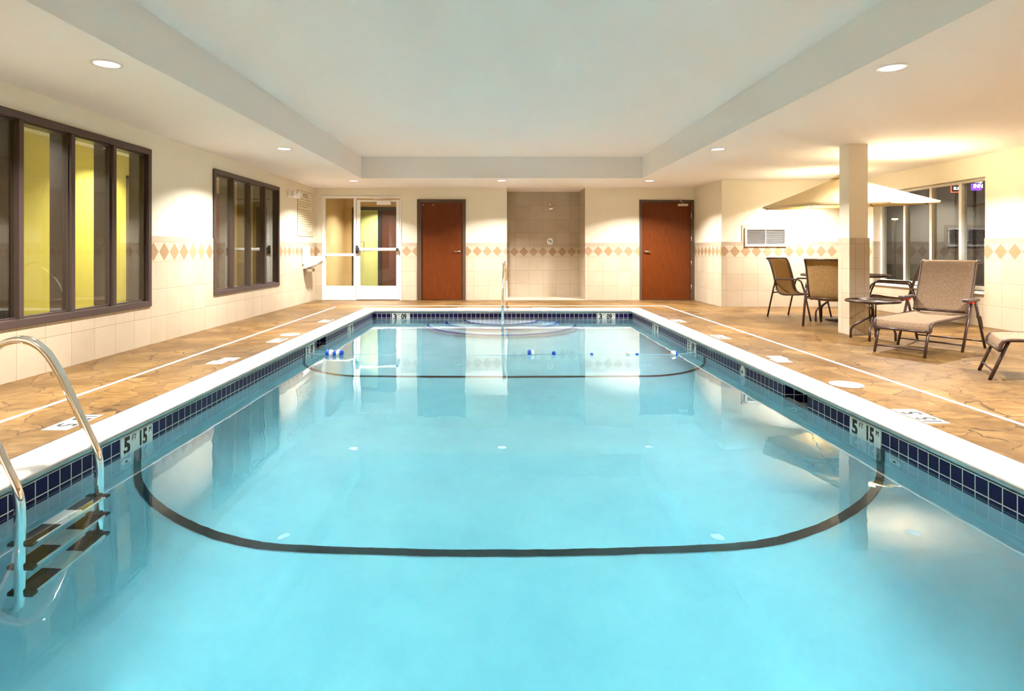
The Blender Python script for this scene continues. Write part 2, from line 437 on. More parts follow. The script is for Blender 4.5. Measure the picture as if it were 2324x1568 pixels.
# ================================================================== mesh helpers
class MB:
    def __init__(s):
        s.v = []; s.f = []; s.mi = []; s.sm = []; s.mats = []
    def slot(s, m):
        if m not in s.mats:
            s.mats.append(m)
        return s.mats.index(m)
    def add(s, vs, fs, m, smooth=False, mat=None):
        b = len(s.v)
        if mat is not None:
            vs = [mat @ Vector(p) for p in vs]
        s.v += [tuple(p) for p in vs]
        k = s.slot(m)
        for f in fs:
            s.f.append([b + i for i in f]); s.mi.append(k); s.sm.append(smooth)
    def box(s, x0, x1, y0, y1, z0, z1, m, bev=0.0, mat=None):
        if bev > 0:
            bm = bmesh.new()
            bmesh.ops.create_cube(bm, size=1)
            for v in bm.verts:
                v.co = ((x0 + x1) / 2 + v.co.x * (x1 - x0), (y0 + y1) / 2 + v.co.y * (y1 - y0), (z0 + z1) / 2 + v.co.z * (z1 - z0))
            bmesh.ops.bevel(bm, geom=bm.edges[:], offset=bev, segments=2, affect='EDGES', profile=0.5)
            bm.verts.ensure_lookup_table()
            for i, v in enumerate(bm.verts): v.index = i
            s.add([v.co.copy() for v in bm.verts], [[v.index for v in f.verts] for f in bm.faces], m, False, mat)
            bm.free()
            return
        vs = [(x, y, z) for z in (z0, z1) for y in (y0, y1) for x in (x0, x1)]
        fs = [(0, 2, 3, 1), (4, 5, 7, 6), (0, 1, 5, 4), (2, 6, 7, 3), (0, 4, 6, 2), (1, 3, 7, 5)]
        s.add(vs, fs, m, False, mat)
    def tube(s, pts, r, m, seg=12, cap=True, flat=None, mat=None, closed=False):
        pts = [Vector(p) for p in pts]
        n = len(pts)
        tang = []
        for i in range(n):
            if closed:
                t = pts[(i + 1) % n] - pts[i - 1]
            else:
                t = pts[min(i + 1, n - 1)] - pts[max(i - 1, 0)]
            tang.append(t.normalized())
        up = Vector((0, 0, 1))
        if abs(tang[0].dot(up)) > 0.95:
            up = Vector((1, 0, 0)) if abs(tang[0].x) < 0.9 else Vector((0, 1, 0))
        nrm = (up - tang[0] * up.dot(tang[0])).normalized()
        vs = []
        rr = r if hasattr(r, '__len__') else [r] * n
        for i in range(n):
            nrm = (nrm - tang[i] * nrm.dot(tang[i])).normalized()
            bi = tang[i].cross(nrm)
            a, b = (rr[i], rr[i]) if flat is None else (rr[i] * flat[0], rr[i] * flat[1])
            for k in range(seg):
                th = 2 * PI * k / seg
                vs.append(pts[i] + nrm * math.cos(th) * a + bi * math.sin(th) * b)
        fs = []
        for i in range(n if closed else n - 1):
            for k in range(seg):
                j = (i + 1) % n
                fs.append((i * seg + k, i * seg + (k + 1) % seg, j * seg + (k + 1) % seg, j * seg + k))
        s.add(vs, fs, m, True, mat)
        if cap and not closed:
            s.add(vs[:seg], [tuple(range(seg))[::-1]], m, False, mat)
            s.add(vs[-seg:], [tuple(range(seg))], m, False, mat)
    def lathe(s, prof, m, seg=32, mat=None, smooth=True, cap=True):
        vs = []
        for (r, z) in prof:
            for k in range(seg):
                th = 2 * PI * k / seg
                vs.append((r * math.cos(th), r * math.sin(th), z))
        fs = []
        for i in range(len(prof) - 1):
            for k in range(seg):
                fs.append((i * seg + k, i * seg + (k + 1) % seg, (i + 1) * seg + (k + 1) % seg, (i + 1) * seg + k))
        s.add(vs, fs, m, smooth, mat)
        if cap:
            if prof[0][0] > 1e-5: s.add(vs[:seg], [tuple(range(seg))[::-1]], m, False, mat)
            if prof[-1][0] > 1e-5: s.add(vs[-seg:], [tuple(range(seg))], m, False, mat)
    def build(s, name, parent=None, loc=None, fix=True):
        me = bpy.data.meshes.new(name)
        me.from_pydata(s.v, [], s.f)
        for m in s.mats: me.materials.append(m)
        me.polygons.foreach_set('material_index', s.mi)
        me.polygons.foreach_set('use_smooth', s.sm)
        me.validate(); me.update()
        if fix:
            bm = bmesh.new(); bm.from_mesh(me)
            bmesh.ops.remove_doubles(bm, verts=bm.verts, dist=1e-5)
            bmesh.ops.recalc_face_normals(bm, faces=bm.faces)
            bm.to_mesh(me); bm.free()
        o = bpy.data.objects.new(name, me)
        COL.objects.link(o)
        if parent is not None: o.parent = parent
        if loc is not None: o.location = loc
        return o

def smooth_path(pts, n=6):
    """Catmull-Rom through the points"""
    P = [Vector(p) for p in pts]
    out = []
    for i in range(len(P) - 1):
        p0 = P[max(i - 1, 0)]; p1 = P[i]; p2 = P[i + 1]; p3 = P[min(i + 2, len(P) - 1)]
        for k in range(n):
            t = k / n
            out.append(0.5 * ((2 * p1) + (-p0 + p2) * t + (2 * p0 - 5 * p1 + 4 * p2 - p3) * t * t + (-p0 + 3 * p1 - 3 * p2 + p3) * t ** 3))
    out.append(P[-1])
    return out

def bent(pts, rad=0.06, n=6):
    """polyline with rounded corners"""
    P = [Vector(p) for p in pts]
    out = [P[0]]
    for i in range(1, len(P) - 1):
        a = (P[i - 1] - P[i]); b = (P[i + 1] - P[i])
        r = min(rad, a.length * 0.49, b.length * 0.49)
        A = P[i] + a.normalized() * r; B = P[i] + b.normalized() * r
        for k in range(n + 1):
            t = k / n
            out.append(A * (1 - t) ** 2 + P[i] * 2 * t * (1 - t) + B * t * t)
    out.append(P[-1])
    return out

def tag(o, label=None, cat=None, group=None, kind=None):
    if label: o['label'] = label
    if cat: o['category'] = cat
    if group: o['group'] = group
    if kind: o['kind'] = kind
    return o
def struct(o, label=None):
    o['kind'] = 'structure'
    if label: o['label'] = label
    return o
def thing(name, loc, label, cat, group=None, rz=0):
    o = bpy.data.objects.new(name, None)
    o.empty_display_size = 0.1
    COL.objects.link(o)
    o.location = loc
    o.rotation_euler = (0, 0, rz)
    return tag(o, label, cat, group)
def dup(root, loc, rz, label, group=None):
    r = root.copy(); COL.objects.link(r); r.location = loc; r.rotation_euler = (0, 0, rz)
    r['label'] = label
    if group: r['group'] = group
    for ch in list(root.children):
        c = ch.copy(); COL.objects.link(c); c.parent = r
        for g in ch.children:
            d = g.copy(); COL.objects.link(d); d.parent = c
    return r

def text_obj(txt, size, mat, name, parent, matrix, bold=0.0, extr=0.0006, align='CENTER', sx=1.0):
    cu = bpy.data.curves.new(name, 'FONT')
    cu.body = txt; cu.size = size; cu.extrude = extr; cu.offset = bold
    cu.align_x = align; cu.align_y = 'CENTER'; cu.resolution_u = 4
    t = bpy.data.objects.new('tmp', cu)
    COL.objects.link(t)
    bpy.context.view_layer.update()
    me = bpy.data.meshes.new_from_object(t.evaluated_get(bpy.context.evaluated_depsgraph_get()))
    bpy.data.objects.remove(t)
    me.materials.clear(); me.materials.append(mat)
    me.transform(matrix @ Matrix.Diagonal((sx, 1, 1, 1)))
    me.name = name
    o = bpy.data.objects.new(name, me)
    COL.objects.link(o)
    if parent: o.parent = parent
    return o

def holed(axis, u0, u1, z0, z1, t0, t1, holes, mat, mb=None, mat_jamb=None):
    """wall slab; axis 0: runs along X at Y in t0..t1; axis 1: runs along Y at X in t0..t1. holes = (u0,u1,z0,z1)"""
    mb = mb or MB()
    us = sorted({u0, u1, *[min(max(h[0], u0), u1) for h in holes], *[min(max(h[1], u0), u1) for h in holes]})
    zs = sorted({z0, z1, *[min(max(h[2], z0), z1) for h in holes], *[min(max(h[3], z0), z1) for h in holes]})
    def solid(i, j):
        if i < 0 or j < 0 or i >= len(us) - 1 or j >= len(zs) - 1: return False
        cu = (us[i] + us[i + 1]) / 2; cz = (zs[j] + zs[j + 1]) / 2
        return not any(h[0] < cu < h[1] and h[2] < cz < h[3] for h in holes)
    def p(u, t, z): return (u, t, z) if axis == 0 else (t, u, z)
    jm = mat_jamb or mat
    for i in range(len(us) - 1):
        for j in range(len(zs) - 1):
            if not solid(i, j): continue
            a, b, c, d = us[i], us[i + 1], zs[j], zs[j + 1]
            for t in (t0, t1):
                mb.add([p(a, t, c), p(b, t, c), p(b, t, d), p(a, t, d)], [(0, 1, 2, 3)], mat)
            if not solid(i - 1, j): mb.add([p(a, t0, c), p(a, t1, c), p(a, t1, d), p(a, t0, d)], [(0, 1, 2, 3)], jm)
            if not solid(i + 1, j): mb.add([p(b, t0, c), p(b, t1, c), p(b, t1, d), p(b, t0, d)], [(0, 1, 2, 3)], jm)
            if not solid(i, j - 1): mb.add([p(a, t0, c), p(b, t0, c), p(b, t1, c), p(a, t1, c)], [(0, 1, 2, 3)], jm)
            if not solid(i, j + 1): mb.add([p(a, t0, d), p(b, t0, d), p(b, t1, d), p(a, t1, d)], [(0, 1, 2, 3)], jm)
    return mb

# ================================================================== room shell
XL, XR, YF, YV, YB = -4.026, 6.92, 12.87, 11.35, -2.5
CZ, RZ = 2.454, 2.859
XS = 4.30
TOP = 1.254
# floor with the pool opening
mb = MB()
PX0, PX1, PY0, PY1 = -2.535, 2.635, 0.15, 10.94
for (a, b, c, d) in ((XL - .2, PX0, YB - .2, YF), (PX1, XR + .3, YB - .2, YF), (PX0, PX1, YB - .2, PY0), (PX0, PX1, PY1, YF)):
    mb.add([(a, c, 0), (b, c, 0), (b, d, 0), (a, d, 0)], [(0, 1, 2, 3)], M['deck'])
fl = mb.build('floor')
struct(fl, 'tan stamped concrete pool deck')

# walls
W1 = (4.32, 6.77, 0.451, 2.236); W2 = (8.28, 10.73, 0.455, 2.230)
o = struct(holed(1, YB, YF + .13, 0, CZ, XL - .2, XL, [W1, W2], M['paint']).build('wall_left'))
holed(1, YB, YF, 0, TOP, XL, XL + .012, [W1, W2], M['tile_left']).build('wainscot', o)
DG = (-3.867, -2.131, -0.1, 2.29); D1 = (-1.784, -0.723, -0.1, 2.203); AL = (0.175, 1.89, -0.1, 3.0); D2 = (3.076, 4.262, -0.1, 2.19)
o = struct(holed(0, XL, XS + .1, 0, CZ, YF, YF + .13, [DG, D1, AL, D2], M['paint']).build('wall_far'))
holed(0, XL + .012, XS, 0, TOP, YF - .012, YF, [DG, D1, AL, D2], M['tile_far']).build('wainscot', o)
# shower alcove
mb = MB()
mb.box(0.06, 2.0, 13.75, 13.85, 0, CZ, M['tile_alcove'])
al = struct(mb.build('wall_alcove'), 'tiled back wall of the shower alcove')
for (a, b) in ((0.06, 0.180), (1.884, 2.0)):
    m2 = MB(); m2.box(a, b, YF + .002, 13.75, 0, CZ, M['tile_alcove_side']); m2.build('side_panel', al)
m2 = MB(); m2.box(0.175, 1.89, YF - .01, 13.75, 0.0, 0.012, M['floor_tile']); m2.build('shower_floor', al)
m2 = MB(); m2.lathe([(0.0, 0), (0.055, 0), (0.055, 0.004), (0.0, 0.004)], M['satin'], 20, Matrix.Translation((1.03, 13.3, 0.0122))); m2.build('floor_drain', al)
# return wall and vent wall
o = struct(holed(1, YV + .12, YF, 0, CZ, XS, XS + .12, [], M['paint']).build('wall_return'))
holed(1, YV - .012, YF - .012, 0, TOP, XS - .012, XS, [], M['tile_return']).build('wainscot', o)
o = struct(holed(0, XS, XR, 0, CZ, YV, YV + .12, [], M['paint']).build('wall_vent_side'))
mb = holed(0, XS, XR, 0, TOP, YV - .012, YV, [(4.74, 5.54, 1.16, 1.52)], M['tile_recess'])
mb.build('wainscot', o)
mb = holed(0, 4.685, 5.585, 1.25, 1.575, YV - .010, YV - .001, [(4.74, 5.54, 1.16, 1.52)], M['tile_recess']); mb.build('vent_surround', o)
WR = (8.37, 10.87, 0.50, 2.138)
o = struct(holed(1, YB, YV, 0, CZ, XR, XR + .25, [WR], M['paint']).build('wall_right'))
holed(1, YB, YV, 0, TOP, XR - .012, XR, [WR], M['tile_right']).build('wainscot', o)
mb = MB(); mb.box(XR, XR + .13, 10.862, 10.8695, 0.5, TOP, M['tile_right']); mb.build('jamb_tile', o)
struct(holed(0, XL, XR, 0, RZ + .1, YB - .15, YB, [], M['paint']).build('wall_near'))
# ceiling: soffit with a raised tray
mb = MB()
tx0, tx1, ty0, ty1 = -2.60, 2.72, -1.6, 11.15
def hz(a, b, c, d, z): mb.add([(a, c, z), (b, c, z), (b, d, z), (a, d, z)], [(0, 1, 2, 3)], M['ceiling'])
for (a, b, c, d) in ((XL - .2, tx0, YB - .2, 13.85), (tx1, XR + .3, YB - .2, 13.85), (tx0, tx1, YB - .2, ty0), (tx0, tx1, ty1, 13.85)):
    hz(a, b, c, d, CZ)
hz(tx0, tx1, ty0, ty1, RZ)
for a, b in (((tx0, ty0), (tx0, ty1)), ((tx0, ty1), (tx1, ty1)), ((tx1, ty1), (tx1, ty0)), ((tx1, ty0), (tx0, ty0))):
    mb.add([(a[0], a[1], CZ), (b[0], b[1], CZ), (b[0], b[1], RZ), (a[0], a[1], RZ)], [(0, 1, 2, 3)], M['ceiling'])
struct(mb.build('ceiling', fix=False), 'white painted ceiling with a raised tray over the pool')

# column
cr = thing('column', (4.63, 7.68, 0), 'square column with a tiled lower half and painted upper half, behind the side table', 'column')
cr['kind'] = 'structure'
mb = MB(); mb.box(-.12, .12, -.11, .11, 1.244, CZ, M['paint']); mb.build('shaft', cr)
mb = MB()
x0, x1, y0, y1 = -.13, .13, -.13, .12
for (a, b, m) in (((x0, y0), (x1, y0), 'tile_column_x'), ((x1, y0), (x1, y1), 'tile_column_y'), ((x1, y1), (x0, y1), 'tile_column_x'), ((x0, y1), (x0, y0), 'tile_column_y')):
    mb.add([(a[0], a[1], 0), (b[0], b[1], 0), (b[0], b[1], 1.244), (a[0], a[1], 1.244)], [(0, 1, 2, 3)], M[m])
mb.add([(x0, y0, 1.244), (x1, y0, 1.244), (x1, y1, 1.244), (x0, y1, 1.244)], [(0, 1, 2, 3)], M['tile_column_x'])
mb.build('tile_base', cr)

# ================================================================== pool
WX0, WX1, WY0, WY1 = -2.30, 2.43, 0.35, 10.74
WZ = -0.16
TB = -0.228
def depth_at(y):
    k = [(0.3, 1.85), (1.6, 1.75), (3.74, 1.48), (6.93, 1.06), (8.2, 0.98), (10.8, 0.95)]
    for (a, b), (c, d) in zip(k, k[1:]):
        if y <= c: return b + (d - b) * (y - a) / (c - a)
    return k[-1][1]
def section(y, inset=0.0):
    zf = WZ - depth_at(y)
    H0 = TB - zf
    re = 0.5
    for dd in (WY1 - y, y - WY0):
        if dd < re:
            zf += min(re, H0 - .05) * (1 - math.sqrt(max(0, 1 - ((re - dd) / re) ** 2)))
    H = TB - zf
    r = min(0.62 * depth_at(y), H)
    n = 10
    pts = [(WX0, TB), (WX0, zf + r)]
    for k in range(1, n + 1):
        a = PI / 2 * k / n
        pts.append((WX0 + r - r * math.cos(a), zf + r - r * math.sin(a)))
    for k in range(n, 0, -1):
        a = PI / 2 * k / n
        pts.append((WX1 - r + r * math.cos(a), zf + r - r * math.sin(a)))
    pts += [(WX1, zf + r), (WX1, TB)]
    if inset:
        cx, cz = 0.065, -0.1
        q = []
        for i, (x, z) in enumerate(pts):
            a = pts[max(i - 1, 0)]; b = pts[min(i + 1, len(pts) - 1)]
            t = Vector((b[0] - a[0], b[1] - a[1])); t.normalize()
            q.append((x - t.y * inset, z + t.x * inset))
        pts = q
    return pts
ys = [WY0, WY0 + .02, WY0 + .08, WY0 + .2, WY0 + .35, WY0 + .5] + [1.2, 1.6, 2.2, 2.9, 3.74, 4.5, 5.3, 6.1, 6.93, 7.6, 8.2, 9.2, 10.0] + [WY1 - .5, WY1 - .35, WY1 - .2, WY1 - .08, WY1 - .02, WY1]
mb = MB()
secs = [section(y) for y in ys]
n = len(secs[0])
vs = [(x, y, z) for y, s_ in zip(ys, secs) for (x, z) in s_]
fs = [(i * n + k, i * n + k + 1, (i + 1) * n + k + 1, (i + 1) * n + k) for i in range(len(ys) - 1) for k in range(n - 1)]
mb.add(vs, fs, M['plaster'], True)
for y, s_ in ((WY0, secs[0]), (WY1, secs[-1])):
    for k in range(1, n - 2):
        mb.add([(s_[k][0], y, s_[k][1]), (s_[k + 1][0], y, s_[k + 1][1]), (s_[k + 1][0], y, TB), (s_[k][0], y, TB)], [(0, 1, 2, 3)], M['plaster'])
basin = struct(mb.build('pool_basin', fix=False), 'rectangular swimming pool basin with pale plaster')
# waterline tile band with two skimmer mouths
SK_R = (4.63, 5.02); SK_L = (7.43, 7.83)
mb = MB()
mb.box(0, 0, 0, 0, 0, 0, M['band_y']) if False else None
def band_side(x, sgn, sk):
    zt, zs0, zs1 = -0.050, -0.055, -0.215
    segs = [(WY0, sk[0]), (sk[1], WY1)]
    for a, b in segs:
        mb.add([(x, a, TB), (x, b, TB), (x, b, zt), (x, a, zt)], [(0, 1, 2, 3)], M['band_y'])
    a, b = sk
    mb.add([(x, a, TB), (x, b, TB), (x, b, zs1), (x, a, zs1)], [(0, 1, 2, 3)], M['band_y'])
    X2 = x + sgn * 0.19
    mb.add([(x, b, zs1), (X2, b, zs1), (X2, b, zt), (x, b, zt)], [(0, 1, 2, 3)], M['band_x'])
    mb.add([(x, a, zs1), (X2, a, zs1), (X2, a, zt), (x, a, zt)], [(0, 1, 2, 3)], M['white_frame'])
    mb.add([(x, a, zs1), (X2, a, zs1), (X2, b, zs1), (x, b, zs1)], [(0, 1, 2, 3)], M['white_frame'])
    mb.add([(X2, a, zs1), (X2, b, zs1), (X2, b, zt), (X2, a, zt)], [(0, 1, 2, 3)], M['dark_gap'])
band_side(WX0, -1, SK_L); band_side(WX1, 1, SK_R)
for y in (WY0, WY1):
    mb.add([(WX0, y, TB), (WX1, y, TB), (WX1, y, -.05), (WX0, y, -.05)], [(0, 1, 2, 3)], M['band_x'])
mb.build('tile_band', basin, fix=False)
# black depth-break stripes
for yc, hw in ((3.74, 0.038), (6.93, 0.038)):
    mb = MB()
    a = section(yc, 0.004)
    a = [(a[0][0], -0.172)] + a[1:-1] + [(a[-1][0], -0.172)]
    vs = [(x, yc - hw, z) for x, z in a] + [(x, yc + hw, z) for x, z in a]
    k = len(a)
    mb.add(vs, [(i, i + 1, k + i + 1, k + i) for i in range(k - 1)], M['stripe'], True)
    mb.build('depth_stripe', basin, fix=False)
# coping
mb = MB()
prof = [(-.205, -.06), (-.205, .010), (-.190, .016), (-.02, .018), (.008, .013), (.026, 0.0), (.034, -.016), (.030, -.032), (.018, -.044), (.004, -.050), (0.0, -.052), (0.0, -.058)]
loops = [[(WX0 + t, WY0 + t, z), (WX1 - t, WY0 + t, z), (WX1 - t, WY1 - t, z), (WX0 + t, WY1 - t, z)] for t, z in prof]
vs = [p for l in loops for p in l]
fs = [(i * 4 + k, i * 4 + (k + 1) % 4, (i + 1) * 4 + (k + 1) % 4, (i + 1) * 4 + k) for i in range(len(prof) - 1) for k in range(4)]
mb.add(vs, fs, M['coping'], False)
cp = struct(mb.build('pool_coping', fix=False), 'rounded white coping around the pool')
for p_ in cp.data.polygons: p_.use_smooth = True
cp.data.set_sharp_from_angle(angle=math.radians(50))
# water (closed volume)
mb = MB()
mb.box(WX0 - .03, WX1 + .03, WY0 - .03, WY1 + .03, -2.3, WZ, M['water'])
# skimmer throats hold water too
wt = mb.build('pool_water')
tag(wt, 'still clear blue water filling the swimming pool', 'water', kind='stuff')
# steps
st = thing('pool_steps', (0.05, WY1, TB), 'three curved underwater steps under the grab rail at the far end', 'steps')
for r, z in ((1.37, -0.80), (1.04, -0.54), (0.71, -0.28)):
    mb = MB()
    seg = 40
    arc = [(r * math.cos(PI + PI * k / seg), r * math.sin(PI + PI * k / seg)) for k in range(seg + 1)]
    zb, ztp = -1.15 - TB, z - TB
    mb.add([(x, y, ztp) for x, y in arc], [tuple(range(seg + 1))], M['plaster'])
    mb.add([(x, y, zz) for zz in (zb, ztp) for x, y in arc], [(k, k + 1, seg + 2 + k, seg + 1 + k) for k in range(seg)], M['plaster'], True)
    sp = mb.build('step', st)
    m2 = MB()
    for (ra, rb, za, zb2) in ((r - 0.06, r - .008, ztp + .003, ztp + .003), (r + .003, r + .003, ztp - .004, ztp - .06)):
        vv = []
        for k in range(seg + 1):
            a = PI + PI * k / seg
            vv += [(ra * math.cos(a), ra * math.sin(a), za), (rb * math.cos(a), rb * math.sin(a), zb2)]
        m2.add(vv, [(2 * k, 2 * k + 1, 2 * k + 3, 2 * k + 2) for k in range(seg)], M['step_tile'], False)
    m2.build('edge_tile', sp, fix=False)
# white safety line on the deck
mb = MB()
mb.box(-3.158, -3.122, -2.4, 11.26, 0.0005, 0.002, M['line'])
struct(mb.build('trim_1'), 'thin white painted line on the left deck')
mb = MB()
mb.box(3.232, 3.268, -2.4, 11.50, 0.0005, 0.002, M['line']); mb.box(-2.7, 3.268, 11.50, 11.535, 0.0005, 0.002, M['line'])
struct(mb.build('trim_2'), 'thin white painted line on the right deck')

# ================================================================== depth markers
def frame_mat(origin, run, up):
    run = Vector(run).normalized(); up = Vector(up).normalized(); nn = run.cross(up)
    m = Matrix((run, up, nn)).transposed().to_4x4()
    m.translation = Vector(origin)
    return m
def wall_marker(origin, run, big, small, label, thick=0.006):
    """waterline marker: two tiles, 0.33 x 0.163"""
    r = thing('depth_marker', origin, label, 'depth marker', 'waterline depth markers')
    mt = frame_mat((0, 0, 0), run, (0, 0, 1))
    for k, sx in enumerate((-1, 1)):
        mb = MB(); mb.box(sx * .0825 - .0815, sx * .0825 + .0815, -.0815, .0815, 0.0, thick, M['marker'], mat=mt); mb.build('tile', r)
    for (t, u, ft, uf) in ((big, -.105, 'FT', -.035), (small, .055, 'M', .135)):
        text_obj(t, 0.138, M['ink'], 'lettering', r, mt @ Matrix.Translation((u, .020, thick + .0008)), 0.0055, sx=0.68 if len(t) > 1 else 0.95)
        text_obj(ft, 0.050, M['ink'], 'lettering', r, mt @ Matrix.Translation((uf, .055, thick + .0008)), 0.0, sx=0.85)
    return r
mz = -0.147
wall_marker((WX1, 3.90, mz), (0, -1, 0), '5', '15', 'waterline depth tile reading 5 FT 15 M on the right pool wall')
wall_marker((WX0, 3.735, mz), (0, 1, 0), '5', '15', 'waterline depth tile reading 5 FT 15 M beside the pool ladder')
wall_marker((WX0, 7.16, mz), (0, 1, 0), '3', '09', '3 FT 09 M waterline tile on the left pool wall just before the skimmer mouth')
wall_marker((WX0, 9.11, mz), (0, 1, 0), '3', '09', 'farther 3 FT 09 M waterline tile on the left pool wall')
wall_marker((WX1, 7.40, mz), (0, -1, 0), '3', '09', 'nearer 3 FT 09 M waterline tile on the right pool wall')
wall_marker((WX1, 9.11, mz), (0, -1, 0), '3', '09', 'farther 3 FT 09 M waterline tile on the right pool wall')
wall_marker(((910 - 1132) / F * WY1, WY1, mz), (1, 0, 0), '3', '09', 'waterline depth tile 3 FT 09 M at the left of the pool end wall')
wall_marker(((1376 - 1132) / F * WY1, WY1, mz), (1, 0, 0), '3', '09', 'waterline depth tile 3 FT 09 M at the right of the pool end wall')

def deck_marker(loc, run, kind, label):
    """two white tiles set in the deck; run = reading direction"""
    r = thing('deck_marker', loc, label, 'depth marker', 'deck depth markers')
    up = Vector((0, 0, 1)).cross(Vector(run))
    mt = frame_mat((0, 0, 0), run, up)
    off = (0.0, 0.0) if kind != 'nd' else (0.02, -0.02)
    for sx, oy in ((-1, off[0]), (1, off[1])):
        mb = MB(); mb.box(sx * .0825 - .080, sx * .0825 + .080, oy - .078, oy + .078, -.02, .003, M['marker'], mat=mt); mb.build('tile', r)
    if kind == 'nd':
        text_obj('NO', 0.042, M['grey_ink'], 'lettering', r, mt @ Matrix.Translation((-.0825, off[0] + .03, .0036)))
        text_obj('DIVING', 0.036, M['grey_ink'], 'lettering', r, mt @ Matrix.Translation((-.0825, off[0] - .03, .0036)))
        m2 = MB()
        c = (0.0825, off[1])
        ring = [(c[0] + .055 * math.cos(2 * PI * k / 28), c[1] + .055 * math.sin(2 * PI * k / 28), .0045) for k in range(28)]
        m2.tube(ring, .0035, M['grey_ink'], 6, closed=True, mat=mt)
        m2.tube([(c[0] - .038, c[1] + .038, .0045), (c[0] + .038, c[1] - .038, .0045)], .0035, M['grey_ink'], 6, mat=mt)
        m2.tube([(c[0] - .03, c[1] - .02, .0045), (c[0], c[1] + .005, .0045), (c[0] + .03, c[1] + .02, .0045)], .005, M['grey_ink'], 6, mat=mt)
        m2.build('symbol', r)
    else:
        a, b = kind
        text_obj(b, 0.165, M['ink'], 'lettering', r, mt @ Matrix.Translation((-.095, 0, .0036)), 0.003, sx=0.75)
        text_obj('M', 0.04, M['grey_ink'], 'lettering', r, mt @ Matrix.Translation((-.02, .04, .0036)))
        text_obj(a, 0.165, M['ink'], 'lettering', r, mt @ Matrix.Translation((.065, 0, .0036)), 0.003, sx=0.9)
        text_obj('FT', 0.04, M['grey_ink'], 'lettering', r, mt @ Matrix.Translation((.13, .04, .0036)))
    return r
deck_marker((-2.675, 3.70, 0), (0, -1, 0), ('5', '15'), 'deck tile pair reading 5 and 15 behind the pool ladder rail')
deck_marker((2.745, 3.84, 0), (0, 1, 0), ('5', '15'), 'deck tile pair reading 5 and 15 on the right deck')
deck_marker((2.79, 5.86, 0), (0, 1, 0), 'nd', 'white no-diving deck tile pair beyond the skimmer lid on the right deck')
deck_marker((-2.70, 5.77, 0), (0, -1, 0), 'nd', 'white no-diving deck tile pair on the left deck between ladder and skimmer lid')
deck_marker((2.77, 7.36, 0), (0, 1, 0), ('3', '09'), 'nearer 3 and 09 deck tile pair on the right deck')
deck_marker((2.76, 9.05, 0), (0, 1, 0), ('3', '09'), 'farther 3 and 09 deck tile pair on the right deck')
deck_marker((-2.66, 7.08, 0), (0, -1, 0), ('3', '09'), 'nearer 3 and 09 deck tile pair on the left deck before the round lid')
deck_marker((-2.66, 9.05, 0), (0, -1, 0), ('3', '09'), 'farther 3 and 09 deck tile pair on the left deck')
deck_marker((-0.62, 11.08, 0), (-1, 0, 0), ('3', '09'), 'deck tile pair behind the end coping, left of the grab rail')
deck_marker((0.80, 11.08, 0), (-1, 0, 0), ('3', '09'), 'deck tile pair behind the end coping, right of the grab rail')

# skimmer lids
def lid(loc, label):
    r = thing('skimmer_lid', loc, label, 'lid', 'round skimmer lids')
    mb = MB(); mb.lathe([(0.0, .001), (0.125, .001), (0.127, .004), (0.122, .006), (0.0, .006)], M['lid'], 36); mb.build('cover', r)
    mb = MB(); mb.lathe([(0.0, .006), (0.012, .006), (0.010, .009), (0.0, .009)], M['satin'], 12); mb.build('screw', r)
lid((2.80, 4.74, 0), 'round cream skimmer lid in the right deck')
lid((-2.675, 7.55, 0), 'round cream skimmer lid in the left deck')
# rope anchor on the right tile band, wall inlets
def disc_fit(name, loc, nrm, rx, rz, m, label, cat, group=None):
    r = thing(name, loc, label, cat, group)
    q = Vector(nrm).to_track_quat('Z', 'Y').to_matrix().to_4x4()
    mb = MB(); mb.lathe([(0, .0), (1, .0), (1, .006), (.75, .012), (0.35, .012), (.3, .006), (0, .006)], m, 28, q @ Matrix.Diagonal((rx, rz, 1, 1)))
    mb.build('flange', r)
    mb = MB(); mb.lathe([(0, .006), (.22, .006), (.2, .013), (0, .013)], M['black'], 14, q @ Matrix.Diagonal((rx, rz, 1, 1)))
    mb.build('nozzle', r)
disc_fit('tile_inlet', (WX1, 5.85, -.125), (-1, 0, 0), .055, .07, M['marker'], 'oval white inlet fitting set in the right waterline tiles', 'fitting')
disc_fit('return_inlet', (WX1, 3.60, -.33), (-1, 0, 0), .05, .05, M['clearish'], 'white return inlet under water below the right 5 FT marker', 'fitting', 'return inlets')
disc_fit('return_inlet', (WX1, 4.82, -.40), (-1, 0, 0), .05, .05, M['clearish'], 'white return inlet under water below the right skimmer', 'fitting', 'return inlets')
disc_fit('return_inlet', (WX0, 3.62, -.34), (1, 0, 0), .05, .05, M['clearish'], 'white return inlet under water below the left 5 FT marker', 'fitting', 'return inlets')

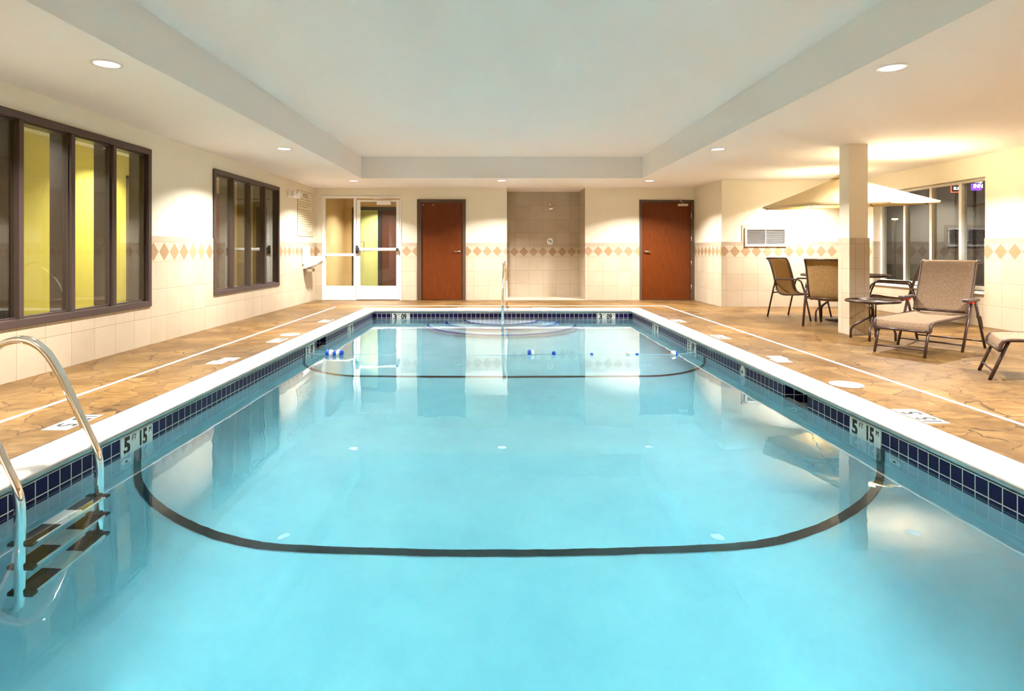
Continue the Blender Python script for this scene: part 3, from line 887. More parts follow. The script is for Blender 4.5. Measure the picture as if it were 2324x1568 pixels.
# ================================================================== float rope
YR = 7.02
pts = smooth_path([(WX0, YR, -.15), (-2.0, YR, -.155), (-1.0, YR, -.163), (0.2, YR - .05, -.158), (0.62, YR, -.158), (1.3, YR, -.163), (1.9, YR, -.158), (2.25, YR + .02, -.15), (WX1, YR + .08, -.14)], 6)
mb = MB(); mb.tube(pts, .0028, M['rope'], 6)
rp = mb.build('float_rope'); tag(rp, 'thin slack rope stretched across the pool carrying floats', 'rope')
def float_(x, y, r, L, cols, label, tilt=0.0):
    o = thing('rope_float', (x, y, WZ), label, 'float', 'blue and white rope floats', rz=tilt)
    n = len(cols); x0 = -L / 2
    for k, c in enumerate(cols):
        a = x0 + L * k / n; b = x0 + L * (k + 1) / n - .002
        ra = r * (0.72 if k == 0 and n > 1 else 1.0); rb = r * (0.72 if k == n - 1 and n > 1 else 1.0)
        if n == 1: ra = rb = r * .8
        prof = [(.006, a), (ra * .9, a), (ra, a + .006), (max(ra, rb) if n > 1 else r, (a + b) / 2), (rb, b - .006), (rb * .9, b), (.006, b)]
        mb = MB(); mb.lathe(prof, M['blue_float'] if c == 'b' else M['white_porcelain'], 20, Matrix.Rotation(PI / 2, 4, 'Y') @ Matrix.Identity(4))
        mb.build('float_segment', o, (0, 0, r * .45))
float_((748 - 1132) / F * YR, YR, .042, .095, 'bw', 'blue and white float at the left end of the rope, nearest the pool wall')
float_((768 - 1132) / F * YR, YR, .040, .12, 'bwb', 'blue-white-blue float second from the left end of the rope')
float_((1205 - 1132) / F * YR, YR, .042, .080, 'bw', 'blue and white float near the middle of the rope')
float_((1257 - 1132) / F * YR, YR, .030, .042, 'b', 'small blue float just right of the middle pair')
float_((1343 - 1132) / F * YR, YR, .016, .034, 'b', 'smallest flat blue float, barely above the water')
float_((1426 - 1132) / F * YR, YR, .030, .042, 'w', 'single all-white float on the right half of the rope')
float_((1446 - 1132) / F * YR, YR, .015, .036, 'b', 'small low blue float beside the all-white one')
float_((1530 - 1132) / F * YR, YR, .034, .085, 'wb', 'tilted white and blue float at the right end of the rope', 0.5)

# ================================================================== pool ladder
ld = thing('pool_ladder', (-2.155, 2.91, 0), 'chrome pool ladder with black and steel treads at the left pool wall', 'ladder')
rail = [(0.0, -.95), (0, -.06), (-.005, -.012), (-.175, .345), (-.275, .515), (-.35, .578), (-.43, .60), (-.53, .575), (-.61, .49), (-.66, .32), (-.68, 0.0)]
rp_ = bent([(-.135, -1.09), (-.03, -1.05), (0, -.95), (0, -.035), (-.175, .345), (-.262, .50)], .07, 6)[:-1] + [Vector((a, b, 0)) for a, b in []]
low = bent([(-.12, 0, -1.06), (-.015, 0, -1.04), (0, 0, -.93), (0, 0, -.028), (-.20, 0, .40)], .07, 6)
arch = smooth_path([(-.20, 0, .40), (-.275, 0, .520), (-.35, 0, .583), (-.43, 0, .60), (-.53, 0, .575), (-.61, 0, .49), (-.655, 0, .33), (-.675, 0, .002)], 6)
for dy in (-.262, .262):
    mb = MB()
    mb.tube([(p.x, dy, p.z) for p in low + arch[1:]], .0225, M['chrome'], 16)
    rl = mb.build('rail', ld)
    mb = MB(); mb.lathe([(.0235, .0), (.055, .0), (.05, .012), (.026, .02), (.0235, .02)], M['chrome'], 20, Matrix.Translation((-.675, dy, 0.001)), cap=False); mb.build('escutcheon', rl)
for z in (-.37, -.62, -.87):
    mb = MB()
    L = .50; seg = 4
    mb.box(-.055, .055, -L / 2, L / 2, z - .022, z - .004, M['steel_tread'], .003)
    tr = mb.build('tread', ld)
    ms = [('black', -L / 2 + .02, -.075), ('steel_tread', -.075, .075), ('black', .075, L / 2 - .02)]
    for m, a, b in ms:
        m2 = MB()
        if m == 'black': m2.box(-.045, .045, a, b, z - .005, z + .001, M['black'])
        else:
            for k in range(6): m2.box(-.043 + k * .0145, -.043 + k * .0145 + .010, a, b, z - .005, z + .001, M['steel_tread'])
        m2.build('grip_pad' if m == 'black' else 'ribbed_plate', tr)
    for sg in (-1, 1):
        m2 = MB(); m2.box(-.058, .058, sg * (L / 2) - .018, sg * (L / 2) + .018, z - .030, z + .004, M['black'], .006); m2.build('end_cap', tr)
# grab rail over the steps
gr = thing('grab_rail', (0.065, 10.6, 0), 'tall chrome grab rail standing over the curved steps', 'rail')
path = bent([(0, -.62, -.28), (0, -.62, .30), (.02, -.45, .78), (.025, -.30, .885), (.045, -.10, .86), (.07, .35, .60), (.085, .56, .30), (.09, .60, 0.0)], .16, 7)
mb = MB(); mb.tube(path, .024, M['chrome'], 16); mb.build('rail_tube', gr)
mb = MB(); mb.lathe([(.025, 0), (.055, 0), (.05, .012), (.027, .02)], M['chrome'], 20, Matrix.Translation((.09, .60, .001)), cap=False); mb.build('escutcheon', gr)

# ================================================================== doors & windows
def dark_window(name, Y0, Y1, z0, z1, label):
    r = thing(name, (XL, (Y0 + Y1) / 2, 0), label, 'window'); r['kind'] = 'structure'
    L = (Y1 - Y0) / 2
    wfr = M['window_frame']
    mb = MB()   # casing
    for (a, b, c, d) in ((-L - .01, L + .01, z1 - .055, z1 + .01), (-L - .01, L + .01, z0 - .01, z0 + .055), (-L - .0095, -L + .05, z0 + .0545, z1 - .0545), (L - .05, L + .0095, z0 + .0545, z1 - .0545)):
        mb.box(.0135, .030 - (.001 if d - c > .2 else 0), a, b, c, d, wfr, .004)
        q_ = .001 if d - c > .2 else 0
        mb.box(-.199 + q_, .0125 - q_, max(a, -L + .002), min(b, L - .002), max(c, z0 + .002), min(d, z1 - .002), wfr)
    mb.build('window_frame', r)
    for k in range(1, 4):
        y = -L + .02 + (2 * L - .04) * k / 4
        mb = MB()
        mb.box(-.06, .018, y - .024, y + .024, z0 + .05, z1 - .05, wfr, .003)
        mb.box(-.199, -.06, y - .012, y + .012, z0 + .05, z1 - .05, wfr)
        mb.build('mullion', r)
    mb = MB()
    for k in range(4):
        a = -L + .05 + (2 * L - .1) * k / 4 + .015; b = -L + .05 + (2 * L - .1) * (k + 1) / 4 - .015
        for (c, d) in ((z0 + .055, z0 + .07), (z1 - .07, z1 - .055)):
            mb.box(-.045, -.015, a, b, c, d, wfr)
        mb.box(-.045, -.015, a, a + .014, z0 + .055, z1 - .055, wfr); mb.box(-.045, -.015, b - .014, b, z0 + .055, z1 - .055, wfr)
    mb.build('sash', r)
    mb = MB(); mb.box(-.032, -.026, -L + .04, L - .04, z0 + .05, z1 - .05, M['glass']); mb.build('glass', r)
dark_window('window_1', *W1, 'large dark-framed four-pane interior window nearest the camera on the left wall')
dark_window('window_2', *W2, 'farther dark-framed four-pane interior window on the left wall')
# right window, white frame
r = thing('window_3', (XR + .13, 9.62, 0), 'white-framed four-pane window to the night outside on the right wall', 'window'); r['kind'] = 'structure'
mb = MB(); wf = M['white_frame']
Y0, Y1 = -1.249, 1.249
for (a, b, c, d) in ((Y0 + .049, Y1 - .049, 2.10, 2.135), (Y0 + .049, Y1 - .049, .502, .56), (Y0, Y0 + .05, .5, 2.137), (Y1 - .05, Y1, .5, 2.137)):
    q_ = .002 if b - a > .1 else 0
    mb.box(q_, .08 - q_, a, b, c, d, wf, .003)
mb.build('window_frame', r)
for y in (10.22, 9.60, 8.985):
    mb = MB(); mb.box(-.005, .08, y - 9.62 - .028, y - 9.62 + .028, .55, 2.11, wf, .003); mb.build('mullion', r)
mb = MB(); mb.box(.035, .041, Y0 + .04, Y1 - .04, .55, 2.11, M['glass']); mb.build('glass', r)
mb = MB(); mb.box(-.17, .0, Y0, Y1, .455, .50, wf, .006); mb.build('window_sill', r)

def wood_door_set(name, x0, x1, ztop, lx0, lx1, lz, lever_x, lever_dir, label, closer=False, hinges=False):
    r = thing(name, ((x0 + x1) / 2, YF, 0), label, 'door'); r['kind'] = 'structure'
    cx = (x0 + x1) / 2
    df = M['door_frame']
    mb = MB()
    for (a, b, c, d) in ((x0, lx0, .0, ztop), (lx1, x1, .0, ztop), (lx0 - .001, lx1 + .001, lz, ztop - .001)):
        q_ = .001 if b - a > .3 else 0
        mb.box(a - cx, b - cx, -.035 + q_, .12 - q_, c, d, df, .003)
    mb.build('door_frame', r)
    mb = MB(); mb.box(lx0 - cx + .003, lx1 - cx - .003, .0, .045, .012, lz - .003, M['wood']); lf = mb.build('door_leaf', r)
    hx = lever_x - cx
    mb = MB()
    mb.lathe([(0, 0), (.028, 0), (.028, .008), (.012, .012), (.012, .045), (0, .045)], M['satin'], 20, Matrix.Translation((hx, 0, 1.065)) @ Matrix.Rotation(PI / 2, 4, 'X'))
    mb.tube(bent([(hx, -.045, 1.065), (hx + lever_dir * .06, -.048, 1.067), (hx + lever_dir * .115, -.046, 1.058)], .03), .009, M['satin'], 10)
    mb.build('lever_handle', lf)
    if hinges:
        for z in (1.85, 1.34, .80, .28):
            mb = MB(); mb.tube([(lx1 - cx + .004, -.040, z - .06), (lx1 - cx + .004, -.040, z + .06)], .008, M['satin'], 10); mb.build('hinge', r)
    else:
        for x in (-1.655, -1.435):
            mb = MB(); mb.box(x - cx - .008, x - cx + .008, -.004, 0.0, 2.07, 2.10, M['satin'], .001); mb.build('hook', lf)
    if closer:
        mb = MB()
        mb.box(.235, .46, -.055, 0.0, 2.055, 2.11, M['satin'], .006)
        mb.build('door_closer', lf)
        mb = MB(); mb.tube([(.36, -.03, 2.11), (.32, -.03, 2.15), (.27, -.09, 2.165), (.30, -.04, 2.19)], .008, M['satin'], 8); mb.build('closer_arm', lf)
    return r
wood_door_set('door_1', D1[0], D1[1], D1[3], -1.69, -.79, 2.135, -.855, -1, 'brown wooden door with a lever handle, left of the shower alcove')
wood_door_set('door_2', D2[0], D2[1], D2[3], 3.125, 4.195, 2.135, 3.19, 1, 'brown wooden door with a closer and hinges, right of the shower alcove', True, True)

# glazed white entrance
r = thing('door_3', (-3.0, YF, 0), 'white aluminium glazed entrance door with sidelight and push bar', 'door'); r['kind'] = 'structure'
def X_(px): return (px - 1132) / F * YF + 3.0
def Z_(py): return 1.08 + (569 - py) * YF / F
mb = MB()
fx0, fx1 = X_(731), X_(911)
mb.box(fx0, X_(738), -.02, .08, 0, 2.285, wf, .004)
mb.box(X_(803), X_(808.5), -.02, .08, 0, 2.285, wf, .004)
mb.box(X_(907.5), fx1, -.02, .08, 0, 2.285, wf, .004)
mb.box(X_(738) - .002, X_(803) + .002, -.018, .078, Z_(450), 2.283, wf, .003)
mb.box(X_(808.5) - .002, X_(907.5) + .002, -.018, .078, Z_(450), 2.283, wf, .003)
mb.box(X_(738) - .002, X_(803) + .002, -.01, .07, Z_(581), Z_(575), wf, .003)
mb.box(X_(738) - .002, X_(803) + .002, -.012, .07, .002, Z_(649), wf, .003)
mb.build('door_frame', r)
mb = MB(); mb.box(X_(738), X_(803), .03, .036, Z_(649), Z_(450), M['glass']); mb.build('sidelight_glass', r)
mb = MB()
mb.box(X_(809.5), X_(817.6), -.01, .045, .015, Z_(453.5), wf, .003)
mb.box(X_(899.5), X_(906.8), -.01, .045, .015, Z_(453.5), wf, .003)
mb.box(X_(817.6) - .002, X_(899.5) + .002, -.008, .043, .017, Z_(649), wf, .002)
mb.box(X_(817.6) - .002, X_(899.5) + .002, -.008, .043, Z_(457.8), Z_(453.5) - .002, wf, .002)
leaf = mb.build('door_leaf', r)
mb = MB(); mb.box(X_(817.6), X_(899.5), .015, .021, Z_(649), Z_(457.8), M['glass']); mb.build('door_glass', leaf)
mb = MB(); mb.tube([(X_(814), -.085, Z_(566)), (X_(903), -.085, Z_(566))], .034, M['white_porcelain'], 16, flat=(1, .7)); mb.build('push_bar', leaf)
mb = MB()
mb.box(X_(808.3), X_(813.5), -.06, -.01, Z_(575), Z_(557), M['black'], .006)
mb.box(X_(809), X_(818), -.115, -.05, Z_(570), Z_(561.5), M['black'], .008)
mb.box(X_(900.5), X_(904.5), -.115, -.01, Z_(569.5), Z_(562.5), M['black'], .01)
mb.build('bar_bracket', leaf)
mb = MB(); mb.tube(bent([(X_(819), .05, Z_(547.5)), (X_(823.5), .10, Z_(547.5)), (X_(823.5), .10, Z_(571)), (X_(819), .05, Z_(571))], .04), .011, M['satin'], 10); mb.build('pull_handle', leaf)
mb = MB(); mb.box(X_(856), X_(888), -.065, -.01, Z_(465), Z_(455), M['white_frame'], .008); mb.build('door_closer', leaf)
mb = MB(); mb.tube([(X_(885), -.04, Z_(454)), (X_(886.5), -.05, Z_(450)), (X_(850), -.05, Z_(452.5))], .009, M['satin'], 8); mb.build('closer_arm', leaf)

# vestibule beyond the entrance and hall beyond the left windows
mb = MB()
YV2 = 15.05
mb.box(-4.05, -3.95, YF + .13, YV2, 0, CZ, M['vest_paint'])
holed(0, -3.95, -1.2, 0, CZ, YV2, YV2 + .1, [(-3.74, -1.9, -.1, 2.196)], M['vest_paint'], mb)
mb.box(-1.9, -1.8, YF + .13, YV2, 0, CZ, M['vest_paint'])
ve = struct(mb.build('wall_vestibule'), 'tan vestibule walls behind the glazed entrance')
mb = MB(); mb.box(-5.6, -1.2, YF + .13, 17.2, -.02, 0, M['hall_floor']); struct(mb.build('floor_vestibule'))
mb = MB(); mb.box(-5.6, -1.2, 13.86, 17.2, CZ, CZ + .05, M['ceiling']); struct(mb.build('ceiling_vestibule'))
mb = MB(); mb.box(-5.2, -1.2, 16.6, 16.7, 0, CZ, M['lime_wall']); struct(mb.build('wall_hall_end'), 'lime yellow wall seen through the glazed entrance')
mb = MB(); mb.box(-1.3, -1.2, YV2 + .1, 16.6, 0, CZ, M['lime_wall']); mb.box(-5.3, -5.2, YV2 + .1, 16.6, 0, CZ, M['lime_wall']); struct(mb.build('wall_hall_side'))
r = thing('door_4', (-2.8, YV2, 0), 'dark inner doorway with a brown door leaf, seen through the entrance glass', 'door'); r['kind'] = 'structure'
mb = MB()
for (a, b, c, d) in ((-3.74, -3.66, 0, 2.109), (-3.09, -2.99, 0, 2.109), (-3.74, -1.9, 2.11, 2.196)):
    mb.box(a + 2.8, b + 2.8, -.03, .08, c, d, M['black'], .004)
mb.build('door_frame', r)
mb = MB(); mb.box(-.19, .9, -.0, .05, .01, 2.11, M['dark_wood']); mb.build('door_leaf', r)
# hall along the left wall
mb = MB(); mb.box(-5.55, -5.45, 1.5, 10.6, 0, CZ, M['yellow_wall']); struct(mb.build('wall_hall_left'), 'mustard hall wall seen through the dark-framed windows')
mb = MB(); mb.box(-5.55, -5.45, 10.6, YF + .13, 0, CZ, M['vest_paint']); mb.box(-5.5, XL - .2, YF, YF + .1, 0, CZ, M['yellow_wall']); mb.box(-5.5, XL - .2, 1.4, 1.5, 0, CZ, M['vest_paint']); struct(mb.build('wall_hall_back'))
mb = MB(); mb.box(-5.55, XL - .2, 1.4, YF + .13, -.02, 0, M['hall_floor']); struct(mb.build('floor_hall'))
mb = MB(); mb.box(-5.55, XL - .2, 1.4, YF + .13, CZ + .001, CZ + .05, M['ceiling']); struct(mb.build('ceiling_hall'))
for (y, label) in ((9.12, 'brown hall door behind the gap between the two left windows'), (11.2, 'brown hall door seen through the farther left window')):
    r = thing('hall_door', (-5.45, y, 0), label, 'door', 'hall doors'); 
    mb = MB()
    for (a, b, c, d) in ((-.52, -.46, 0, 2.18), (.46, .52, 0, 2.18), (-.52, .52, 2.12, 2.18)): mb.box(0, .03, a, b, c, d, M['door_frame'], .003)
    mb.build('door_frame', r)
    mb = MB(); mb.box(.0, .015, -.46, .46, 0.01, 2.12, M['dark_wood']); mb.build('door_leaf', r)

# outside beyond the right window
mb = MB(); mb.box(7.3, 60, -30, 60, -.35, -.3, M['night_ground']); struct(mb.build('ground_outside'), 'dark ground outside the right window')

# ================================================================== lamps
def downlight(x, y, z, label, wf_, group='recessed ceiling downlights', glow=True):
    r = thing('ceiling_downlight', (x, y, z), label, 'ceiling light', group)
    mb = MB(); mb.lathe([(.082, 0), (.104, 0), (.106, -.004), (.100, -.009), (.084, -.006), (.082, 0)], M['white_porcelain'], 32, cap=False); mb.build('trim_ring', r)
    mb = MB(); mb.lathe([(0, -.0035), (.083, -.0035), (.083, -.001), (0, -.001)], M['lamp_glow'], 28); mb.build('lens', r)
    ld_ = bpy.data.lights.new('downlight_lamp', 'AREA')
    ld_.shape = 'DISK'; ld_.size = .17; ld_.energy = LAMP_W * wf_; ld_.color = LAMP_COL; ld_.spread = math.radians(130)
    lo = bpy.data.objects.new('lamp', ld_); COL.objects.link(lo); lo.parent = r; lo.location = (0, 0, -.012)
    ld_.cycles.is_caustics_light = False
    return r
for (x, y, label, k) in ROOM_LAMPS:
    downlight(x, y, CZ, label, k)
for (x, y, k, label) in ((-4.85, 5.2, .45, 'hall ceiling downlight behind the nearer left window'), (-4.85, 8.0, .42, 'hall ceiling downlight between the two left windows'), (-4.85, 11.0, .25, 'hall ceiling downlight behind the farther left window'),
                   (-2.9, 14.1, .6, 'vestibule ceiling downlight behind the glazed entrance'), (-3.3, 15.9, .6, 'hall ceiling downlight in front of the lime wall')):
    downlight(x, y, CZ, label, k, 'hall ceiling downlights')

# ================================================================== small wall things
# vent
r = thing('vent_grille', (5.14, YV - .012, 1.34), 'white louvred vent grille on the wall behind the patio chairs', 'vent')
mb = MB()
for (a, b, c, d) in ((-.366, .366, .145, .179), (-.366, .366, -.179, -.145), (-.40, -.365, -.18, .18), (.365, .40, -.18, .18)):
    mb.box(a, b, -.025 + (.002 if b - a > .1 else 0), .012 - (.002 if b - a > .1 else 0), c, d, M['white_frame'], .003)
mb.build('vent_frame', r)
mb = MB(); mb.box(-.37, .37, .004, .011, -.15, .15, M['dark_gap']); mb.build('backing', r)
mb = MB()
for k in range(13):
    z = -.135 + k * .0225
    mt = Matrix.Translation((0, -.006, z)) @ Matrix.Rotation(math.radians(-35), 4, 'X')
    mb.box(-.366, .366, -.006, .006, -.0010, .0010, M['white_frame'], mat=mt)
mb.box(-.004, .004, -.015, .004, -.145, .145, M['white_frame'])
mb.build('louvers', r)
# pool rules sign
r = thing('rules_sign', (XL + .001, 12.235, 1.84), 'cream pool rules sign headed POOL on the left wall near the corner', 'sign')
mb = MB(); mb.box(0, .006, -.475, .475, -.46, .46, M['sign']); mb.build('board', r)
mb = MB()
for (a, b, c, d) in ((-.478, .478, .457, .463), (-.478, .478, -.463, -.457), (-.478, -.473, -.46, .46), (.473, .478, -.46, .46)):
    mb.box(0, .008, a, b, c, d, M['faded_ink'])
mb.build('border', r)
smt = frame_mat((0.0068, 0, 0), (0, 1, 0), (0, 0, 1))
text_obj('POOL', 0.13, M['faded_ink'], 'heading', r, smt @ Matrix.Translation((0, .375, 0)), .002, sx=.9)
mb = MB()
rnd = random.Random(3)
rows = [(.29, .68)] + [(.235 - k * .045, .86) for k in range(3)] + [(.075 - k * .047, .86) for k in range(8)] + [(-.325 + .0 - k * .04, .86) for k in range(3)]
for z, wd in rows:
    y = -wd / 2; end = wd / 2 - rnd.choice([0, 0, .1, .3, .05])
    while y < end - .02:
        l = rnd.uniform(.03, .10)
        mb.box(.0062, .0072, y, min(y + l, end), z - .008, z + .008, M['print'])
        y += l + .018
mb.build('small_print', r)
# emergency light
r = thing('emergency_light', (XL, 11.35, 2.17), 'white twin-head emergency light on the left wall above the rules sign', 'emergency light')
mb = MB(); mb.box(0, .075, -.17, .17, -.06, .06, M['white_porcelain'], .02); mb.build('housing', r)
for s_ in (-1, 1):
    q = Matrix.Translation((.10, s_ * .10, -.01)) @ Matrix.Rotation(s_ * -.35, 4, 'Z') @ Matrix.Rotation(PI / 2, 4, 'Y')
    mb = MB(); mb.lathe([(0, -.03), (.045, -.03), (.062, .01), (.065, .05), (.055, .055), (0, .050)], M['white_porcelain'], 24, q); mb.build('lamp_head', r)
# drinking fountain
r = thing('drinking_fountain', (XL + .012, 12.25, 0), 'white wall-hung drinking fountain in the corner beside the entrance', 'drinking fountain')
mb = MB(); mb.box(0, .035, -.26, .12, .80, 1.17, M['white_porcelain'], .012); mb.build('back_panel', r)
mb = MB()
# tapered basin body
pr = [(0, .70, .0), (0, .96, .0)]
body = []
def ring_f(x, hw, zb, zt):
    return [(x, -hw, zb), (x, hw, zb), (x, hw, zt), (x, -hw, zt)]
stn = [(0.0, .20, .70, .965), (.10, .20, .73, .965), (.20, .195, .77, .962), (.27, .17, .80, .955), (.32, .12, .845, .945), (.335, .07, .87, .93)]
vs = [p for q in stn for p in ring_f(*q)]
fs = [(4 * i + k, 4 * i + (k + 1) % 4, 4 * i + 4 + (k + 1) % 4, 4 * i + 4 + k) for i in range(len(stn) - 1) for k in range(4)] + [(0, 1, 2, 3), tuple(range(4 * len(stn) - 4, 4 * len(stn)))]
mb.add(vs, fs, M['white_porcelain'])
ob = mb.build('basin', r)
bv = ob.modifiers.new('b', 'BEVEL'); bv.width = .015; bv.segments = 3; bv.limit_method = 'ANGLE'
mb = MB(); mb.tube(bent([(.27, .10, .955), (.27, .10, 1.0), (.24, .04, 1.02)], .02), .008, M['chrome'], 10); mb.lathe([(0, 0), (.022, 0), (.018, .035), (0, .035)], M['chrome'], 16, Matrix.Translation((.26, .12, .955))); mb.build('spout', r)
mb = MB(); mb.box(0, .16, -.07, .07, .64, .715, M['satin'], .01); mb.build('trap_cover', r)
# shower head and valve
r = thing('shower_fixture', (1.212, 13.75, 2.165), 'chrome shower head on the alcove back wall', 'shower')
mb = MB(); mb.lathe([(0, 0), (.03, 0), (.026, .01), (.01, .014), (0, .014)], M['chrome'], 20, Matrix.Rotation(PI / 2, 4, 'X')); mb.build('wall_flange', r)
mb = MB(); mb.tube(bent([(0, 0, 0), (0, -.07, 0), (0, -.12, -.055)], .03), .010, M['chrome'], 12); mb.build('shower_arm', r)
q = Matrix.Translation((0, -.125, -.06)) @ Matrix.Rotation(math.radians(180 - 28), 4, 'X')
mb = MB(); mb.lathe([(0, 0), (.016, 0), (.02, .03), (.050, .06), (.072, .085), (.074, .10), (.066, .104), (0, .104)], M['chrome'], 28, q); mb.build('spray_head', r)
r = thing('shower_valve', (1.195, 13.75, 1.30), 'round chrome shower valve with a lever, below the shower head', 'shower valve')
mb = MB(); mb.lathe([(0, 0), (.083, 0), (.083, .006), (.07, .012), (.062, .012), (.055, .006), (.035, .010), (.030, .03), (0, .03)], M['chrome'], 36, Matrix.Rotation(PI / 2, 4, 'X')); mb.build('face_plate', r)
mb = MB(); mb.tube([(0, -.03, .0), (0, -.06, -.01), (0, -.065, -.075)], [.018, .016, .009], M['chrome'], 12); mb.build('lever', r)
# light switch-like small camera spots outside: hotel signs and a street lamp
r = thing('lit_sign', (24.38, 30, 4.37), 'purple lit sign reading INN seen through the right window', 'sign')
mb = MB(); mb.box(-.25, .27, 0, .08, -.21, .14, M['sign_purple'], .03); mb.build('board', r)
fm = frame_mat((0, -.02, 0), (1, 0, 0), (0, 0, 1))
text_obj('INN', .27, M['sign_white'], 'lettering', r, fm @ Matrix.Translation((.05, .0, 0)), .006)
text_obj('Sleep', .30, M['sign_white'], 'lettering', r, fm @ Matrix.Translation((-.03, .27, 0)), .004)
mb = MB(); mb.box(-.05, .05, .09, .19, -5, -.1, M['black']); mb.build('post', r)
r = thing('lit_sign', (23.30, 30, 4.27), 'small red-framed lit sign reading SUITES seen through the right window', 'sign')
mb = MB(); mb.box(-.2, .55, .03, .08, -.22, .16, M['sign_red'], .01); mb.box(-.17, .52, 0.0, .05, -.17, .14, M['dark_gap']); mb.build('board', r)
text_obj('SUITES', .21, M['sign_white'], 'lettering', r, fm @ Matrix.Translation((.19, -.02, 0)), .004)
mb = MB(); mb.box(.1, .2, .09, .19, -4.6, -.1, M['black']); mb.build('post', r)
r = thing('street_lamp', (20.2, 30, -.3), 'distant amber street lamp seen through the right window', 'street lamp')
mb = MB(); mb.tube([(0, 0, 0), (0, 0, 2.95)], .05, M['black'], 8); mb.build('pole', r)
mb = MB(); mb.box(-.12, .12, -.08, .08, 2.96, 3.03, M['street_glow'], .02); mb.build('lamp_head', r)

# ================================================================== furniture
BR = M['bronze']
def make_chair(label):
    t = thing('sling_chair', (0, 0, 0), label, 'chair', 'tan sling patio chairs')
    prof = [(-.42, .955), (-.385, .935), (-.345, .86), (-.30, .72), (-.255, .55), (-.225, .45), (-.18, .395), (-.10, .375), (.05, .385), (.20, .405), (.26, .40)]
    pp = smooth_path([(0, y, z) for y, z in prof], 4)
    for s_ in (-1, 1):
        mb = MB(); mb.tube([(s_ * .235, p.y, p.z) for p in pp], .014, BR, 10); mb.build('side_rail', t)
    mb = MB(); mb.tube([(-.235, -.42, .955), (.235, -.42, .955)], .012, BR, 10); mb.build('top_rail', t)
    mb = MB(); mb.tube([(-.235, .26, .40), (.235, .26, .40)], .012, BR, 10); mb.build('front_rail', t)
    mb = MB(); vs = []
    nx = 7
    for p in pp:
        for k in range(nx):
            u = -1 + 2 * k / (nx - 1)
            sag = (1 - u * u) * .018
            vs.append((u * .228, p.y - sag * .5 * (1 if p.z > .5 else 0), p.z - sag * (0 if p.z > .5 else 1)))
    fs = [(i * nx + k, i * nx + k + 1, (i + 1) * nx + k + 1, (i + 1) * nx + k) for i in range(len(pp) - 1) for k in range(nx - 1)]
    mb.add(vs, fs, M['sling'], True)
    sl = mb.build('sling', t); m_ = sl.modifiers.new('t', 'SOLIDIFY'); m_.thickness = .004
    for s_ in (-1, 1):
        x = s_ * .265
        rear = bent([(x, -.38, .0), (x, -.255, .56), (x, -.24, .60)], .02)
        mb = MB(); mb.tube([(x, -.38, 0), (x, -.262, .50), (x, -.247, .560)], .0135, BR, 10, flat=(1.25, .8)); mb.build('leg', t)
        mb = MB(); mb.tube([(x, .375, 0), (x, .30, .32), (x, .255, .49)], .0135, BR, 10, flat=(1.25, .8)); mb.build('leg', t)
        mb = MB(); mb.tube(bent([(x, -.247, .560), (x, -.225, .622), (x, .16, .630), (x, .215, .60), (x, .255, .49)], .06, 6), .0125, BR, 10, flat=(1, 1.25)); mb.build('armrest', t)
        mb = MB(); mb.tube([(x, -.27, .46), (s_ * .235, -.232, .46)], .012, M['satin'], 8); mb.build('bolt', t)
    mb = MB(); mb.tube([(-.265, -.285, .40), (.265, -.285, .40)], .011, BR, 8); mb.build('stretcher', t); mb = MB(); mb.tube([(-.265, .285, .37), (.265, .285, .37)], .011, BR, 8); mb.build('stretcher', t)
    return t
def place_rz(fx, fy):            # rotation so that local +Y points along (fx, fy)
    return math.atan2(-fx, fy)
chair = make_chair('tan sling patio chair left of the column, turned sideways')
chair.location = (4.84, 9.48, 0); chair.rotation_euler = (0, 0, place_rz(.48, -.877))
dup(chair, (4.815, 8.50, 0), place_rz(.72, .69), 'tan sling patio chair seen from behind, partly hidden by the column')
dup(chair, (5.73, 8.60, 0), place_rz(-.80, .60), 'tan sling patio chair behind the lounger, facing the umbrella table')

def round_tbl(name, loc, R, h, hub, label, legs, cat='table', rz=0.0):
    t = thing(name, loc, label, cat, rz=rz)
    mb = MB(); mb.lathe([(.0, h - .006), (R - .012, h - .006), (R - .012, h), (0, h)], M['table_glass'], 48); mb.build('glass_top', t)
    ring = [(R * math.cos(2 * PI * k / 48), R * math.sin(2 * PI * k / 48), h - .010) for k in range(48)]
    mb = MB(); mb.tube(ring, .014, BR, 8, closed=True, flat=(1.15, .9)); mb.build('rim', t)
    mb = MB()
    for k in range(4):
        a = PI / 4 + k * PI / 2
        mb.tube([(.028 * math.cos(a), .028 * math.sin(a), hub - .05), (.034 * math.cos(a), .034 * math.sin(a), h - .05), ((R - .02) * math.cos(a), (R - .02) * math.sin(a), h - .018)], .010, BR, 8)
    mb.lathe([(.03, hub - .04), (.03, hub), ], BR, 16, cap=False)
    mb.build('pedestal', t)
    for k in range(4):
        a = legs + k * PI / 2
        rf = R * .82 if R < .45 else .50
        c, s_ = math.cos(a), math.sin(a)
        mb = MB(); mb.tube(bent([(.03 * c, .03 * s_, hub), (rf * c, rf * s_, .13 if R < .45 else .17), (rf * c, rf * s_, 0)], .06), .0135, BR, 10); mb.build('leg', t)
    return t
round_tbl('side_table', (4.57, 7.19, 0), .285, .478, .27, 'small round glass-topped side table in front of the column', math.radians(50 + 90))
round_tbl('patio_table', (5.36, 9.12, 0), .60, .712, .46, 'round glass-topped patio table under the umbrella', math.radians(190))
